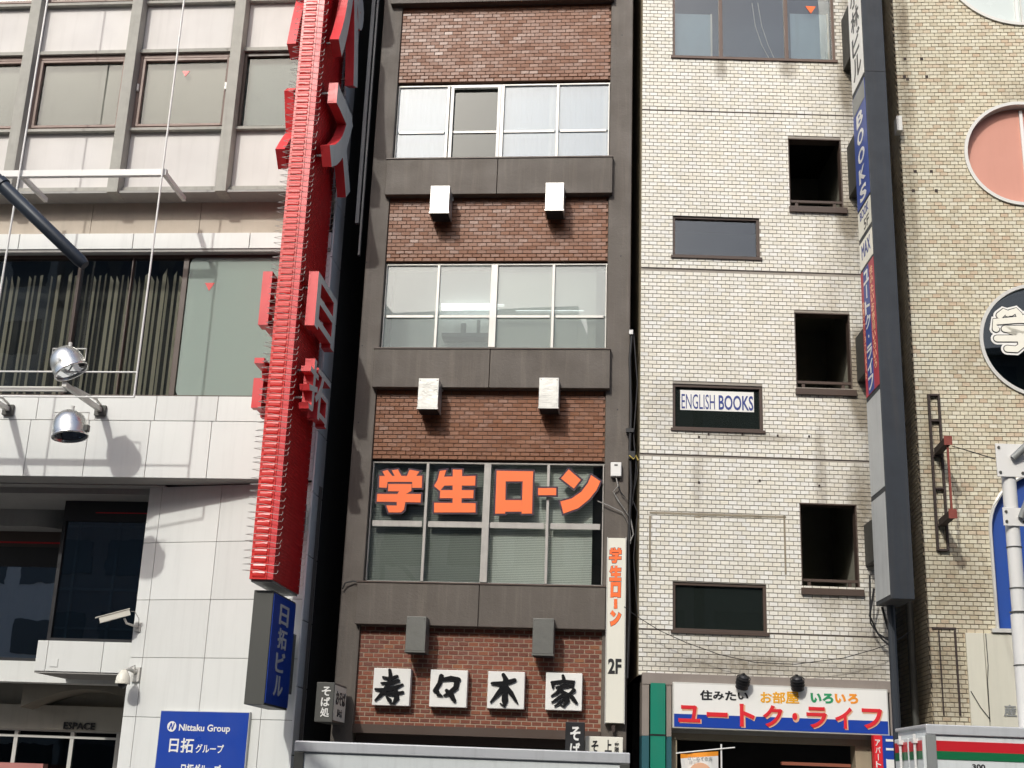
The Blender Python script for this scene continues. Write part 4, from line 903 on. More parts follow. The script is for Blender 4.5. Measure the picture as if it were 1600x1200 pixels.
# ================================================================ LEFT BUILDING (white panels)
def left():
    F = FL; TOP = 27.0
    uc = F.U(500, 745) - .12                                    # front right corner
    uc = F.U(488, 745); ul = uc - 9.5
    T = thing('panel_building', 'white panelled building with concrete mullions and dark strip window, at the left edge', 'building', F, uc - 3, 0, 0); of = OFF[T.name]
    dc = -.35
    zb_c = F.Z(200, 297, dc)
    # curtain wall storeys; heights of spandrels from the photo
    zy = lambda y, d=dc + .2: F.Z(280, y, d)
    rows = [(zy(295), zy(206)), (zy(80), zy(8))]
    h = rows[1][0] - rows[0][0]
    rows.append((rows[0][0] + 2 * h, rows[0][1] + 2 * h)); rows.append((rows[0][0] + 3 * h, rows[0][1] + 3 * h))
    mx = [F.U(x, 135, dc) for x in (28, 190, 354)]; pitch = (mx[2] - mx[0]) / 2; mw = .19
    cols = [mx[0] + pitch * k for k in range(-4, 4)]
    for k, a in enumerate(cols):
        if a + mw > uc: continue
        bx('mullion', M_conc, T, a, a + mw, dc - .02, dc + .32, zb_c - .04, TOP, bevel=.008)
        b = cols[k + 1] if k + 1 < len(cols) else uc
        b = min(b, uc)
        for i, (c, d) in enumerate(rows):
            bx('spandrel_panel', M_pink_panel, T, a + mw + .004, b - .004, dc + .22, dc + .3, c + .015, d, bevel=.004)
            bx('sill', M_conc, T, a + mw + .002, b - .002, dc + .12, dc + .34, d + .001, d + .05)
            bx('drip_rail', M_conc, T, a + mw + .002, b - .002, dc + .14, dc + .34, c - .05, c + .014)
            if i + 1 < len(rows):
                z0, z1 = d + .051, rows[i + 1][0] - .051; brown_f = a < mx[2] - .01
                fm = M_brownframe if brown_f else M_bronze; t = .05; mb = MB()
                A, B = a + mw + .003, b - .003
                for (q0, q1, q2, q3) in ((A, A + t, z0, z1), (B - t, B, z0, z1), (A + t, B - t, z0, z0 + t), (A + t, B - t, z1 - t * 1.6, z1)): mb.box(q0, q1, dc + .2, dc + .3, q2, q3)
                if brown_f:
                    t2 = t + .012; g = .045
                    for (q0, q1, q2, q3) in ((A + t2, A + t2 + g, z0 + t2, z1 - t2 * 1.5), (B - t2 - g, B - t2, z0 + t2, z1 - t2 * 1.5), (A + t2 + g, B - t2 - g, z0 + t2, z0 + t2 + g), (A + t2 + g, B - t2 - g, z1 - t2 * 1.5 - g, z1 - t2 * 1.5)): mb.box(q0, q1, dc + .19, dc + .28, q2, q3)
                W = mb.build('window', fm, T, bevel=.003)
                MB().box(A + t, B - t, dc + .25, dc + .254, z0 + t, z1 - t).build('pane', M_glasslo, W, off=of)
                MB().box(A, B, dc + .33, dc + .34, z0, z1).build('roller_blind', mat('beige_grey_blind', (.41, .40, .375), .8, var=.06) if brown_f else mat('pale_blue_blind', (.33, .38, .39), .8, var=.1), W, off=of)
                if brown_f and i == 0 and abs(a - mx[1]) < .1:
                    for x in (A + .02, B - .09): MB().box(x, x + .03, dc + .15, dc + .19, (z0 + z1) / 2, (z0 + z1) / 2 + .13).build('latch', M_paintpole, W, off=of); 
                    q = F.pt(290, 115, dc + .24); s = .07; MB().prism([(q[0] - s, q[1] + s * .8), (q[0] + s, q[1] + s * .8), (q[0], q[1] - s * .8)], dc + .244, dc + .248).build('sticker', M_redbright, W, off=of)
    bx('body', M_room, T, ul, uc - .02, .75, 10, F.Z(200, 745) + .01, TOP)
    bx('core_wall', M_dark, T, ul, uc - .02, 5.0, 10, 0, F.Z(200, 745))
    bx('upper_core', M_soffit, T, ul, uc - .03, dc + .36, .74, zb_c + .02, TOP)
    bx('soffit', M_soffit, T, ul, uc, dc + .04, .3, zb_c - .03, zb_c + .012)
    # beige band
    zl1 = F.Z(200, 365, -.03); zl0 = F.Z(200, 389, -.03)
    js = [F.U(x, 335, .1) for x in (-40, 145, 314, 483)]; js = [ul] + js
    for a, b in zip(js, js[1:]): bx('stone_panel', M_beige, T, a, min(b, uc) - .01, .1, .3, zl1 - .02, zb_c - .031)
    js = [ul] + [F.U(x, 378, -.03) for x in (-150, 30, 208, 390)] + [uc]
    for a, b in zip(js, js[1:]): bx('ledge_panel', M_white_panel, T, a + .006, b - .006, -.04, .24, zl0, zl1, bevel=.004)
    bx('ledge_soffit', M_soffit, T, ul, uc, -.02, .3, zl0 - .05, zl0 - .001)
    # strip window
    zw1 = zl0 - .051; zw0 = F.Z(200, 618, .0); um = F.U(288, 500, .15); ur = F.U(452, 500, .15)
    mb = MB(); t = .05
    for x, w_ in ((113, .05), (196, .02), (281, .09)): a = F.U(x, 500, .12); mb.box(a - w_ / 2, a + w_ / 2, .12, .26, zw0 + t, zw1 - t)
    mb.box(ul, ur, .12, .26, zw0, zw0 + t); mb.box(ul, ur, .12, .26, zw1 - t, zw1); mb.box(ur - .08, ur, .12, .26, zw0 + t, zw1 - t)
    W = mb.build('window', M_bronze, T, bevel=.003)
    es = [ul, F.U(113, 500, .12), F.U(196, 500, .12), F.U(281, 500, .12)]
    for a, b in zip(es, es[1:]): MB().box(a + .03, b - .03, .18, .185, zw0 + t, zw1 - t).build('pane', M_glass, W, off=of, label='dark pane')
    # rounded-corner pale green pane
    a, b, c, d = um, ur - .08, zw0 + .02, zw1 - .04; r = .13
    def rr(cx, cz, a0): return [(cx + r * math.cos(math.radians(a0 + k * 18)), cz + r * math.sin(math.radians(a0 + k * 18))) for k in range(6)]
    pts = rr(b - r, d - r, 0) + rr(a + r, d - r, 90) + rr(a + r, c + r, 180) + rr(b - r, c + r, 270)
    MB().prism(pts, .13, .136).build('pane', M_glassgreen, W, off=of, label='pale green rounded pane')
    MB().prism(grow(pts, .03), .137, .26).build('gasket', M_black, W, off=of) if False else None
    MB().box(a - .02, b + .02, .262, .27, c, d).build('back_panel', mat('pale_green_board', (.52, .60, .54), .8, var=.25, scale=1.4, streak=.3), W, off=of)
    for y in (452, 535): z = F.Z(340, y, .2); MB().box(a, b, .255, .261, z - .02, z + .02).build('rail', mat('mint_rail', (.25, .50, .42), .6), W, off=of)
    q = F.pt(327, 448, .12); s = .085; MB().prism([(q[0] - s, q[1] + s * .85), (q[0] + s, q[1] + s * .85), (q[0], q[1] - s * .85)], .124, .128).build('sticker', M_redbright, W, off=of)
    # vertical blinds
    n = 0
    for px_ in list(range(-20, 112, 9)) + list(range(118, 194, 9)) + list(range(200, 278, 9)):
        a = F.U(px_ + random.uniform(-1, 1), 505, .3); tw = random.uniform(.015, .055)
        if random.random() < .12 and px_ < 190: continue
        mb = MB(); mb.face([(a, .30, zw0), (a + tw, .30 + .03, zw0), (a + tw, .33, zw1 - random.uniform(.15, .5)), (a, .30, zw1 - .3)]); mb.build('blind_slat', M_vblind, W, off=of)
    bx('window_recess', mat('recess_brown', (.05, .045, .04), .9), T, ul, um - .03, .6, .74, zw0 - .1, zw1 + .1)
    # white column right of the strip window
    bx('end_panel', M_white_panel, T, ur + .004, uc, .0, .3, zw0 + .008, zl0 - .055, bevel=.004)
    # band under the window
    zj = F.Z(200, 657); zbb = F.Z(200, 746)
    zs = [(zw0, zj, (-45, 52, 145, 238, 335, 430)), (zj, zbb, (-50, 45, 137, 233, 329, 424))]
    for (z1, z0, xs) in [(a[0], a[1], a[2]) for a in zs]:
        us = [ul] + [F.U(x, 680) for x in xs] + [uc]
        for a, b in zip(us, us[1:]): bx('panel', M_white_panel, T, a + .005, b - .005, 0, .06, z0 + .005, z1 - .005, bevel=.003)
    bx('band_backing', M_joint, T, ul, uc - .01, .03, .5, zbb + .012, zw0 - .002)
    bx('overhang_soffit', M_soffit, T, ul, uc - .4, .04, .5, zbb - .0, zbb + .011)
    # side return of the building (right side, white then dark)
    for zc0 in range(0, 27):
        bx('side_panel', mat('bounce_white_side', (.82, .82, .80), .4, var=.05, streak=.1), T, uc + .001, uc + .03, .0 if zc0 < 18 else -.1, .62, zc0 * 1.0 + .01, zc0 * 1.0 + .99)  # whiter than the front panels: bounced light put into the colour
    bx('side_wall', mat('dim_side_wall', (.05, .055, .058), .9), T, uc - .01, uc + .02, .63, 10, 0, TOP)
    # lower wall: turned a few degrees, its left end further back
    pL = F.pt(234, 765, .65)[0]; pR = uc; dL = .65; dR = .10
    L = math.hypot(pR - pL, dL - dR); ex = math.atan2(dL - dR, pR - pL)     # turned anticlockwise seen from above
    Wp = bpy.data.objects.new('lower_wall', None); COL.objects.link(Wp); Wp.parent = T; Wp.location = (pL - of[0], dL - of[1], 0); Wp.rotation_euler = (0, 0, -ex)
    OFF[Wp.name] = (0, 0, 0)
    G = Frame((0, 0), 0); P0 = F.w(pL, dL, 0); G.O = P0; G.a = F.a + ex; G.ux = Vector((math.cos(G.a), -math.sin(G.a), 0)); G.uy = Vector((math.sin(G.a), math.cos(G.a), 0))
    zt_ = zbb - .012
    xs = [0.0] + [G.U(252, 780)] + [G.U(345, 780)] + [G.U(438, 780), L]
    zj = [zt_] + [G.Z(300, y) for y in (847, 937, 1028, 1122, 1216, 1312)] + [0]
    for a, b in zip(xs, xs[1:]):
        for z1, z0 in zip(zj, zj[1:]): MB().box(a + .004, b - .004, 0, .05, z0 + .004, z1 - .004).build('wall_panel', M_white_panel, Wp, bevel=.003)
    MB().box(.02, L - .02, .02, .4, 0, zt_).build('backing', M_joint, Wp)
    # ---- recess: bay window, deep glazing, entrance
    dB_ = 1.3; zc_ = F.Z(160, 783, dB_)
    bx('recess_ceiling', M_soffit, T, ul, pL + .3, .5, 4.2, zbb - .02, zbb + .0)
    bx('ceiling_step', M_soffit, T, ul, pL + .1, .75, dB_ + .8, zc_ - .0, zbb - .021)
    u_a = F.U(88, 890, dB_); u_b = F.U(212, 890, dB_) + .35; z0 = F.Z(150, 1003, dB_); z1 = zc_ - .002
    mb = MB(); mb.box(u_a, u_a + .06, dB_, dB_ + .12, z0, z1); mb.box(u_a + .06, u_b, dB_, dB_ + .1, z0, z0 + .05); mb.box(u_a + .06, u_b, dB_, dB_ + .1, z1 - .35, z1)
    W = mb.build('window', M_black, T)
    MB().box(u_a + .06, u_b, dB_ + .04, dB_ + .046, z0 + .05, z1 - .35).build('pane', glass_mat('blue_dark_glass', (.5, .6, .66), .22, .8), W, off=of)
    for x in (112, 175): a = F.U(x, 900, dB_ + .05); MB().box(a, a + .04, dB_ + .05, dB_ + .1, z0 + .05, z1 - .35).build('mullion', mat('slate_bar', (.22, .28, .32), .5), W, off=of)
    for (ya, yb) in ((820, 823), (918, 922), (980, 983)): MB().box(u_a + .06, u_b, dB_ + .055, dB_ + .095, F.Z(150, yb, dB_), F.Z(150, ya, dB_)).build('transom', mat('slate_bar', (.22, .28, .32), .5), W, off=of)
    a, b = F.U(150, 801, dB_), u_b; MB().box(a, b, dB_ - .006, dB_ - .001, F.Z(190, 802.5, dB_), F.Z(190, 801, dB_)).build('red_line', M_redline, W, off=of)
    MB().box(u_a + .02, u_b, dB_ + .12, dB_ + .9, z0 - .4, z1).build('room', mat('blue_room', (.09, .13, .17), .9, var=.4), W, off=of)
    # parapet panels under the bay
    zp0 = F.Z(130, 1050, dB_ - .05); zp1 = z0 - .002; js = [F.U(x, 1025, dB_ - .05) for x in (56, 73, 160)] + [u_b]
    for a, b in zip(js, js[1:]): bx('parapet_panel', M_white_panel, T, a + .004, b - .004, dB_ - .05, dB_ + .3, zp0, zp1, bevel=.004)
    bx('parapet_bottom', M_soffit, T, js[0], u_b, dB_ - .03, 3.4, zp0 - .03, zp0 - .001)
    bx('junction_plate', M_white_panel, T, F.U(78, 1036, dB_ - .06), F.U(90, 1036, dB_ - .06), dB_ - .062, dB_ - .051, F.Z(84, 1042, dB_), F.Z(84, 1030, dB_))
    # deep glazing
    dD = 2.6; z0 = F.Z(40, 1028, dD); z1 = F.Z(40, 885, dD); ue = u_a + .4
    mb = MB(); mb.box(ul, ue, dD, dD + .1, z1, z1 + .35); mb.box(ul, ue, dD, dD + .1, z0 - .06, z0)
    W = mb.build('window', M_black, T); MB().box(ul, ue, dD + .04, dD + .046, z0, z1).build('pane', glass_mat('mirror_glass', (.3, .33, .36), .42, .5), W, off=of)
    MB().box(ul, ue, dD + .3, dD + .32, z0, z1).build('back_panel', M_room, W, off=of)
    MB().box(ul, ue, dD - .006, dD - .001, F.Z(40, 849, dD), F.Z(40, 846.5, dD)).build('red_line', M_redline, W, off=of)
    bx('upper_fascia', M_bronze, T, ul, ue, dD + .02, dD + .3, z1 + .351, zbb)
    mb = MB(); n = 12; uA, uB = ul, F.U(105, 800, dD - .3)   # rounded bulkhead
    zb0 = F.Z(60, 826, dD - .3)
    prof = [(uA, -.0), (uB - .5, 0)] + [(uB - .5 + .5 * math.sin(k / n * math.pi / 2), .5 - .5 * math.cos(k / n * math.pi / 2)) for k in range(1, n + 1)]
    for (a, ya), (b, yb) in zip(prof, prof[1:]): mb.face([(a, dD - .5 + ya, zb0), (b, dD - .5 + yb, zb0), (b, dD - .5 + yb, zbb - .02), (a, dD - .5 + ya, zbb - .02)])
    mb.face([(a, dD - .5 + y, zb0) for a, y in prof] + [(uA, dD, zb0)]); mb.build('bulkhead', M_soffit, T)
    bx('deep_parapet', M_white_panel, T, ul, js[0] + 1.0, dD - .1, dD + .3, F.Z(40, 1066, dD), z0 - .061)
    # entrance
    dE = 3.6; z_f1 = F.Z(100, 1100, dE); z_f0 = F.Z(100, 1141, dE); uA, uB = ul, pL + .9
    zceil = zp0 - .035
    bx('entrance_wall', mat('entrance_beige', (.30, .28, .23), .8), T, uA, uB, dE + .05, dE + .3, z_f0, zceil)
    mb = MB(); a0, zz = F.pt(55, 1108, dE); a1, _ = F.pt(205, 1110, dE); zz2 = F.Z(130, 1080, dE); n = 20
    up = [(a0 + (a1 + .6 - a0) * k / n, zz + (zz2 - zz) * math.sin(math.pi * k / n)) for k in range(n + 1)]
    for (a, z), (b, z_) in zip(up, up[1:]): mb.face([(a, dE - .6, z), (b, dE - .6, z_), (b, dE + .05, z_ - .02), (a, dE + .05, z - .02)]); mb.face([(a, dE - .6, z), (b, dE - .6, z_), (b, dE - .6, zceil), (a, dE - .6, zceil)])
    mb.build('arch_canopy', mat('arch_beige', (.24, .22, .18), .8), T)
    bx('fascia', mat('fascia_cream', (.42, .40, .34), .7), T, uA, uB, dE - .1, dE + .04, z_f0, z_f0 + .42)
    q = F.R(100, 1129, 149, 1140, dE - .1); S = thing('wall_lettering', 'dark ESPACE letters over the shaded entrance', 'sign', F, q[0], dE - .1, q[2]); letters('letter', 'ESPACE', M_black, S, q[0], q[1], q[2], q[3], dE - .13, .02, .022)
    mb = MB()
    for x in (20, 108, 180): a = F.U(x, 1170, dE); mb.box(a, a + .07, dE - .02, dE + .06, 0, z_f0 - .03)
    mb.box(uA, uB, dE - .03, dE + .07, z_f0 - .03, z_f0 - .001); mb.box(uA, uB, dE - .03, dE + .07, z_f0 - .14, z_f0 - .1)
    D = mb.build('door_frame', M_alu, T); MB().box(uA, uB, dE + .0, dE + .006, 0, z_f0 - .14).build('pane', M_glassdk, D, off=of)
    bx('entrance_dark', M_dark, T, uA, uB, dE + .8, dE + .9, 0, z_f0)
    bx('awning_top', mat('pink_board', (.45, .18, .16), .6), T, F.U(-20, 1190, dE - .5), F.U(68, 1190, dE - .5), dE - .5, dE - .3, F.Z(30, 1230, dE - .5), F.Z(30, 1192, dE - .5))
    return T, F, G, Wp, uc, L
TL, FLx, GL, WPO, UC, LW = left()

# ================================================================ SIGNS AND LAMPS ON THE LEFT BUILDING
def red_sign():
    F = FL; dF, dB = -1.75, -.28
    a, b = F.U(388 + (905 - 500) * .0967, 500, dF), F.U(425 + (905 - 500) * .0935, 500, dF)
    z0 = F.Z(407, 905, dF); z1 = z0 + 12.2
    S = thing('neon_sign', 'tall red projecting sign with ribbed front and channel letters スパ日拓, on the white building corner', 'sign', F, (a + b) / 2, dF, z0)
    MB().box(a, b, dF + .02, dB, z0, z1).build('cabinet', M_red, S, bevel=.005)
    # ribbed cover: one lobe per neon row, plus wire hooks left and right
    pz = .1045; n = int((z1 - z0) / pz); um = (a + b) / 2; w2 = (b - a) / 2
    lobe = MB(); seg = 6
    lobe_pts = [(-w2 * .80, 0), (-w2 * .66, -.045), (w2 * .30, -.055), (w2 * .44, 0)]
    prof = [(0, .024), (.010, .038), (.03, .045), (pz * .62, .045), (pz * .84, .038), (pz * .93, .024)]
    # body lofted: narrow ends, flat top
    for (h0, e0), (h1, e1) in zip(prof, prof[1:]):
        for sgn0, sgn1, y0, y1 in ((-.82, -.70, .012, 1), (-.70, .30, 1, 1), (.30, .42, 1, .012)):
            def P(s_, y_, h_, e_): return (s_ * w2, -(e_ * y_), h_)
            lobe.face([P(sgn0, y0, h0, e0), P(sgn1, y1, h0, e0), P(sgn1, y1, h1, e1), P(sgn0, y0, h1, e1)])
    for me_nm, mbx, m in (('neon_row', lobe, M_redbright),):
        me = bpy.data.meshes.new(me_nm); me.from_pydata(mbx.v, [], mbx.f); me.materials.append(m)
    hk = MB(); r = .0045
    hk.tube([(-w2 * .95, .03, 0), (-w2 - .10, -.05, .0), (-w2 * .3, -.085, .012), (w2 + .02, -.10, -.02), (w2 + .075, -.10, -.015), (w2 + .09, -.1, .03)], r, 4)
    hr = MB(); hr.tube([(w2 + .002, 1.35, 0), (w2 + .08, 1.33, .01), (w2 + .085, 1.33, .05)], r, 4); mr = bpy.data.meshes.new('rear_hook'); mr.from_pydata(hr.v, [], hr.f); mr.materials.append(M_wire)
    mh = bpy.data.meshes.new('wire_hook'); mh.from_pydata(hk.v, [], hk.f); mh.materials.append(M_wire)
    of = OFF[S.name]
    for k in range(n):
        z = z0 + .02 + k * pz
        for me_, nm in ((me, 'neon_row'), (mh, 'wire_hook'), (mr, 'rear_hook')):
            o = bpy.data.objects.new(nm, me_); COL.objects.link(o); o.parent = S; o.location = (um - of[0], dF + .02 - .0 - of[1], z + (0 if nm == 'neon_row' else pz * .86) - of[2])
            if nm == 'wire_hook': o.rotation_euler = (random.uniform(-.14, .14), random.uniform(-.10, .10), random.uniform(-.06, .06))
    MB().box(b - w2 * .5, b - .002, dF + .0, dF + .019, z0, z1).build('edge_strip', M_pinkred, S); MB().box(a + .01, b - w2 * .52, dF - .010, dF + .019, z0, z1).build('front_plate', M_redbright, S)
    # ribs on the side face
    mb = MB()
    for k in range(n * 2):
        z = z0 + .02 + k * pz / 2; mb.box(b + .0005, b + .006, dF + .05, dB - .02, z, z + .02)
    mb.build('side_ribs', M_red, S, kind='stuff')
    MB().box(a + .02, b - .02, dF + .05, dB - .02, z0 - .03, z0 - .001).build('base_plate', M_greysheet, S)
    for zz in (z0 + 1.0, z0 + 3.6, z0 + 6.2, z0 + 8.8): MB().box(a + .06, b - .06, dB + .001, -.001, zz, zz + .45).build('mounting_box', M_greysheet, S)
    # letters, both sides: top and bottom of each by the photo, near edge at depth dN
    st, th = .11, .15; dN, dFa = -1.66, -.62
    def zat(x, y): return F.pt(x, y, dN)[1]
    # (char, bottom y, top y at the near edge)
    for ch, yb, yt, bold, da, db in (('日', 508, 424, .02, dN, -.38), ('拓', 636, 553, .012, dN, -.38), ('ス', 253, 120, .055, dN, -.12), ('パ', 75, -75, .055, dN, -.12), ('ス', -100, -235, .055, dN, -.12)):
        xx = 440 + (560 - yb) * .096; zb_ = zat(xx, yb); zt_ = zat(xx + 8, yt)
        o = letters('channel_letter', ch, M_lettergrey, S, da, db, zb_, zt_, b + st + th, -th, bold, axes='yz', side=M_pinkred)
        letters('channel_letter', ch, M_lettergrey, S, da, db, zb_, zt_, a - st - th, th, bold, axes='yz', flip=True, side=M_pinkred)
        for zz in (zb_ + .2, zt_ - .2):
            for yy in (da + .2, db - .2): MB().box(b + .001, b + st, yy, yy + .03, zz, zz + .03).build('standoff', M_greysheet, S); MB().box(a - st, a - .001, yy, yy + .03, zz, zz + .03).build('standoff', M_greysheet, S)
red_sign()
def blue_signs():
    F = FL
    dF, dB = -1.55, -.30; a, b, c, d = F.R(389, 922, 420, 1101, dF)
    S = thing('box_sign', 'charcoal box sign with blue side reading 日拓ビル, hanging below the red sign', 'sign', F, (a + b) / 2, dF, c)
    MB().box(a, b, dF, dB, c, d).build('cabinet', M_char, S, bevel=.006); MB().box(b + .001, b + .012, dF + .02, dB - .02, c + .03, d - .03).build('blue_panel', M_blue, S)
    for i, ch in enumerate('日拓ビル'):
        h = (d - c - .25) / 4; z1 = d - .14 - i * h; letters('letter', ch, M_greysheet_l, S, dF + .36, dB - .40, z1 - h * .86, z1, b + .020, -.006, .02, axes='yz')
    MB().box(a + .05, b - .03, dB + .001, -.0, c + .25, d - .45).build('mounting_box', M_char, S)
    G = GL; q = G.R(243, 1111, 384, 1260, -.06)
    S = thing('wall_sign', 'blue wall sign reading Nittaku Group on the white panels, lower left', 'sign', G, (q[0] + q[1]) / 2, -.06, q[2])
    MB().box(q[0], q[1], -.06, -.001, q[2], q[3]).build('board', M_greysheet_l, S, bevel=.004); MB().box(q[0] + .012, q[1] - .012, -.066, -.061, q[2] + .012, q[3] - .012).build('face', M_blue, S)
    e = G.R(280, 1132, 360, 1146, -.06); letters('letter', 'Nittaku Group', M_white, S, *e, -.071, .004, .02)
    cx, cz = G.pt(268.5, 1135, -.066); r = .078
    MB().prism([(cx + r * math.cos(k * math.pi / 12), cz + r * math.sin(k * math.pi / 12)) for k in range(24)], -.070, -.067).build('emblem', M_white, S)
    mb = MB(); mb.prism([(cx - .05, cz - .04), (cx - .028, cz - .045), (cx + .0, cz + .05), (cx - .02, cz + .052)], -.073, -.0705); mb.prism([(cx - .012, cz + .04), (cx + .006, cz + .035), (cx + .018, cz - .04), (cx + .002, cz - .045)], -.0735, -.071); mb.prism([(cx + .008, cz - .05), (cx + .024, cz - .05), (cx + .052, cz + .05), (cx + .036, cz + .055)], -.074, -.0715)
    mb.build('emblem_mark', M_blue, S)
    e = G.R(265, 1153, 303, 1176, -.06); letters('letter', '日拓', M_white, S, *e, -.071, .004, .018)
    e = G.R(306, 1163, 350, 1177, -.06); letters('letter', 'グループ', M_white, S, *e, -.071, .004, .018)
    e = G.R(283, 1194, 345, 1212, -.06); letters('letter', '日拓グループ', M_white, S, *e, -.071, .004, .025)
blue_signs()
def cctv():
    G = GL
    a, z = G.pt(216, 980, 0)
    S = thing('security_camera', 'cream bullet security camera on a wall bracket beside the dark bay window', 'camera', G, a, 0, z)
    MB().box(a - .05, a + .05, -.03, -.001, z - .07, z + .07).build('wall_plate', M_alu, S)
    MB().tube([(a, -.03, z), (a - .06, -.25, z + .03), (a - .08, -.3, z + .1)], .018, 8).build('arm', M_alu, S)
    p0 = Vector((a - .02, -.26, z + .20)); p1 = Vector((a - .38, -.52, z + .04)); ax = (p1 - p0).normalized()
    s_ = ax.cross(Vector((0, 0, 1))).normalized(); t_ = s_.cross(ax); mb = MB()
    def cr(c, w_, h_): return [c + s_ * w_ + t_ * h_, c - s_ * w_ + t_ * h_, c - s_ * w_ - t_ * h_, c + s_ * w_ - t_ * h_]
    A, B = cr(p0, .05, .042), cr(p1, .05, .042)
    for i in range(4): j = (i + 1) % 4; mb.face([A[i], A[j], B[j], B[i]])
    mb.face(A[::-1]); mb.face(B); mb.build('housing', M_cream, S, bevel=.01)
    A, B = cr(p0 + t_ * .055 - ax * .01, .06, .006), cr(p1 + t_ * .055 + ax * .05, .06, .006); mb = MB()
    for i in range(4): j = (i + 1) % 4; mb.face([A[i], A[j], B[j], B[i]])
    mb.face(A[::-1]); mb.face(B); mb.build('sunshield', M_cream, S)
    MB().lathe(p1, ax, [(0, 0), (.002, .0), (.004, .032), (.0, .034)], 12).build('lens', M_black, S)
    pts = [(a - .02, -.24, z + .22), (a + .03, -.2, z + .22), (a + .07, -.12, z + .12), (a + .02, -.03, z + .02)]; MB().tube(pts, .006, 5).build('cable', M_cablegrey, S)
    a, z = G.pt(213, 1057, 0)
    S = thing('dome_camera', 'cream dome security camera hanging from a short arm below the bullet camera', 'camera', G, a, 0, z)
    MB().box(a - .07, a + .07, -.04, -.001, z - .08, z + .14).build('wall_plate', M_alu, S)
    MB().tube([(a, -.04, z + .06), (a - .02, -.2, z + .1), (a - .04, -.3, z + .06)], .03, 10).build('arm', M_alu, S)
    MB().lathe((a - .04, -.3, z + .07), (0, 0, -1), [(0, 0), (.0, .04), (.04, .07), (.10, .105), (.2, .115), (.21, .115), (.21, .09)], 20).build('housing', M_cream, S, smooth=True)
    MB().lathe((a - .04, -.3, z - .14), (0, 0, -1), [(0, .075), (.03, .068), (.06, .04), (.075, 0)], 16).build('lens_dome', M_black, S, smooth=True)
    MB().tube([(a - .02, -.03, z + .1), (a + .03, -.12, z + .16), (a + .0, -.2, z + .12)], .008, 5).build('cable', M_cablegrey, S)
cctv()
def lamp_frame():
    F = FL; d = -1.4
    zc_ = F.Z(130, 268, d); ul = F.U(-220, 500, d)
    S = thing('lamp_gantry', 'white tubular gantry of rods and beams carrying the floodlights, left facade', 'gantry', F, F.U(100, 600, d), d, F.Z(100, 620, d))
    uR, uRt = F.U(212, 580, d), 0
    z_bar = F.Z(130, 266, d + .5); 
    MB().box(ul, F.U(258, 268, d), d + .04, d + .12, F.Z(130, 273, d), F.Z(130, 263, d)).build('beam', M_paintpole, S, bevel=.005)
    for x in (30, 255): a = F.U(x, 268, d); MB().box(a - .03, a + .03, d + .121, -.38, F.Z(130, 273, d), F.Z(130, 266, d)).build('bracket', M_paintpole, S)
    for x, y in ((24, 310), (246, 330)):
        a = F.U(x, y, d); zb_ = F.Z(x, 620, d); MB().tube([(a, d, F.Z(210, 621, d)), (a, d, 16)], .017, 8).build('rod', M_paintpole, S, smooth=True)
    a = F.U(246, 330, d)
    z = F.Z(100, 581, d); MB().tube([(ul, d, z), (a, d, z)], .014, 8).build('rail', M_paintpole, S)
    z = F.Z(100, 620, d); MB().tube([(ul, d, z), (a, d, z)], .014, 8).build('rail', M_paintpole, S)
    z1 = F.Z(60, 605, d + .3); z0 = F.Z(60, 612, d + .3); b = F.U(105, 608, d + .3)
    MB().box(ul, b, d + .25, d + .31, z0, z1).build('beam', M_alu, S)
    za = F.Z(158, 643, 0)
    for x in (158, 14):
        a = F.U(x, 643, 0); MB().box(a - .035, a + .035, d - .05, -.02, za - .02, za + .05).build('arm', M_alu, S); MB().box(a - .09, a + .09, -.06, -.001, za - .08, za + .09).build('foot', M_char, S)
        MB().tube([(a, d + .3, z1), (a + .02, -.3, z1 + .05), (a, -.05, za + .1)], .02, 6).build('brace', M_alu, S)
    # floodlights
    def flood(cx, cz, cd_, axis, label, up=1):
        L_ = thing('floodlight', label, 'lamp', F, cx, cd_, cz, group='floodlights on the gantry'); ax = Vector(axis).normalized(); c = Vector((cx, cd_, cz))
        MB().lathe(c - ax * .28, ax, [(0, 0), (.01, .08), (.045, .15), (.11, .21), (.20, .245), (.30, .257), (.40, .258), (.415, .27), (.435, .27), (.435, .245)], 28).build('reflector_shell', M_chrome, L_, smooth=True)
        MB().lathe(c + ax * .13, ax, [(0, 0), (0, .25)], 24).build('lens', glass_mat('lamp_glass', (.85, .87, .86), .2, film=.75), L_)
        MB().lathe(c - ax * .13, ax, [(.0, .0), (.02, .05), (.2, .2), (.255, .245)], 24).build('reflector', M_chrome, L_, smooth=True)
        s_ = Vector((1, 0, 0)); lo = Vector((0, 0, -1)) * up
        MB().tube([c + s_ * .27, c + s_ * .27 + lo * .24, c - s_ * .27 + lo * .24, c - s_ * .27], .012, 6).build('yoke', M_alu, L_)
        MB().box(cx + .2, cx + .3, cd_ - .05, cd_ + .05, cz - .06, cz + .04).build('ballast', M_char, L_, bevel=.01)
        MB().tube([c + lo * .24, c + lo * .34], .03, 8).build('stud', M_alu, L_)
    a, z = F.pt(106, 566, d); flood(a, z - .02, d, (.45, .05, -.75), 'upper chrome floodlight above the gantry arm', -1)
    a, z = F.pt(110, 663, d); flood(a, z - .05, d, (.16, -.05, -.95), 'lower chrome floodlight under the gantry arm', -1)
lamp_frame()

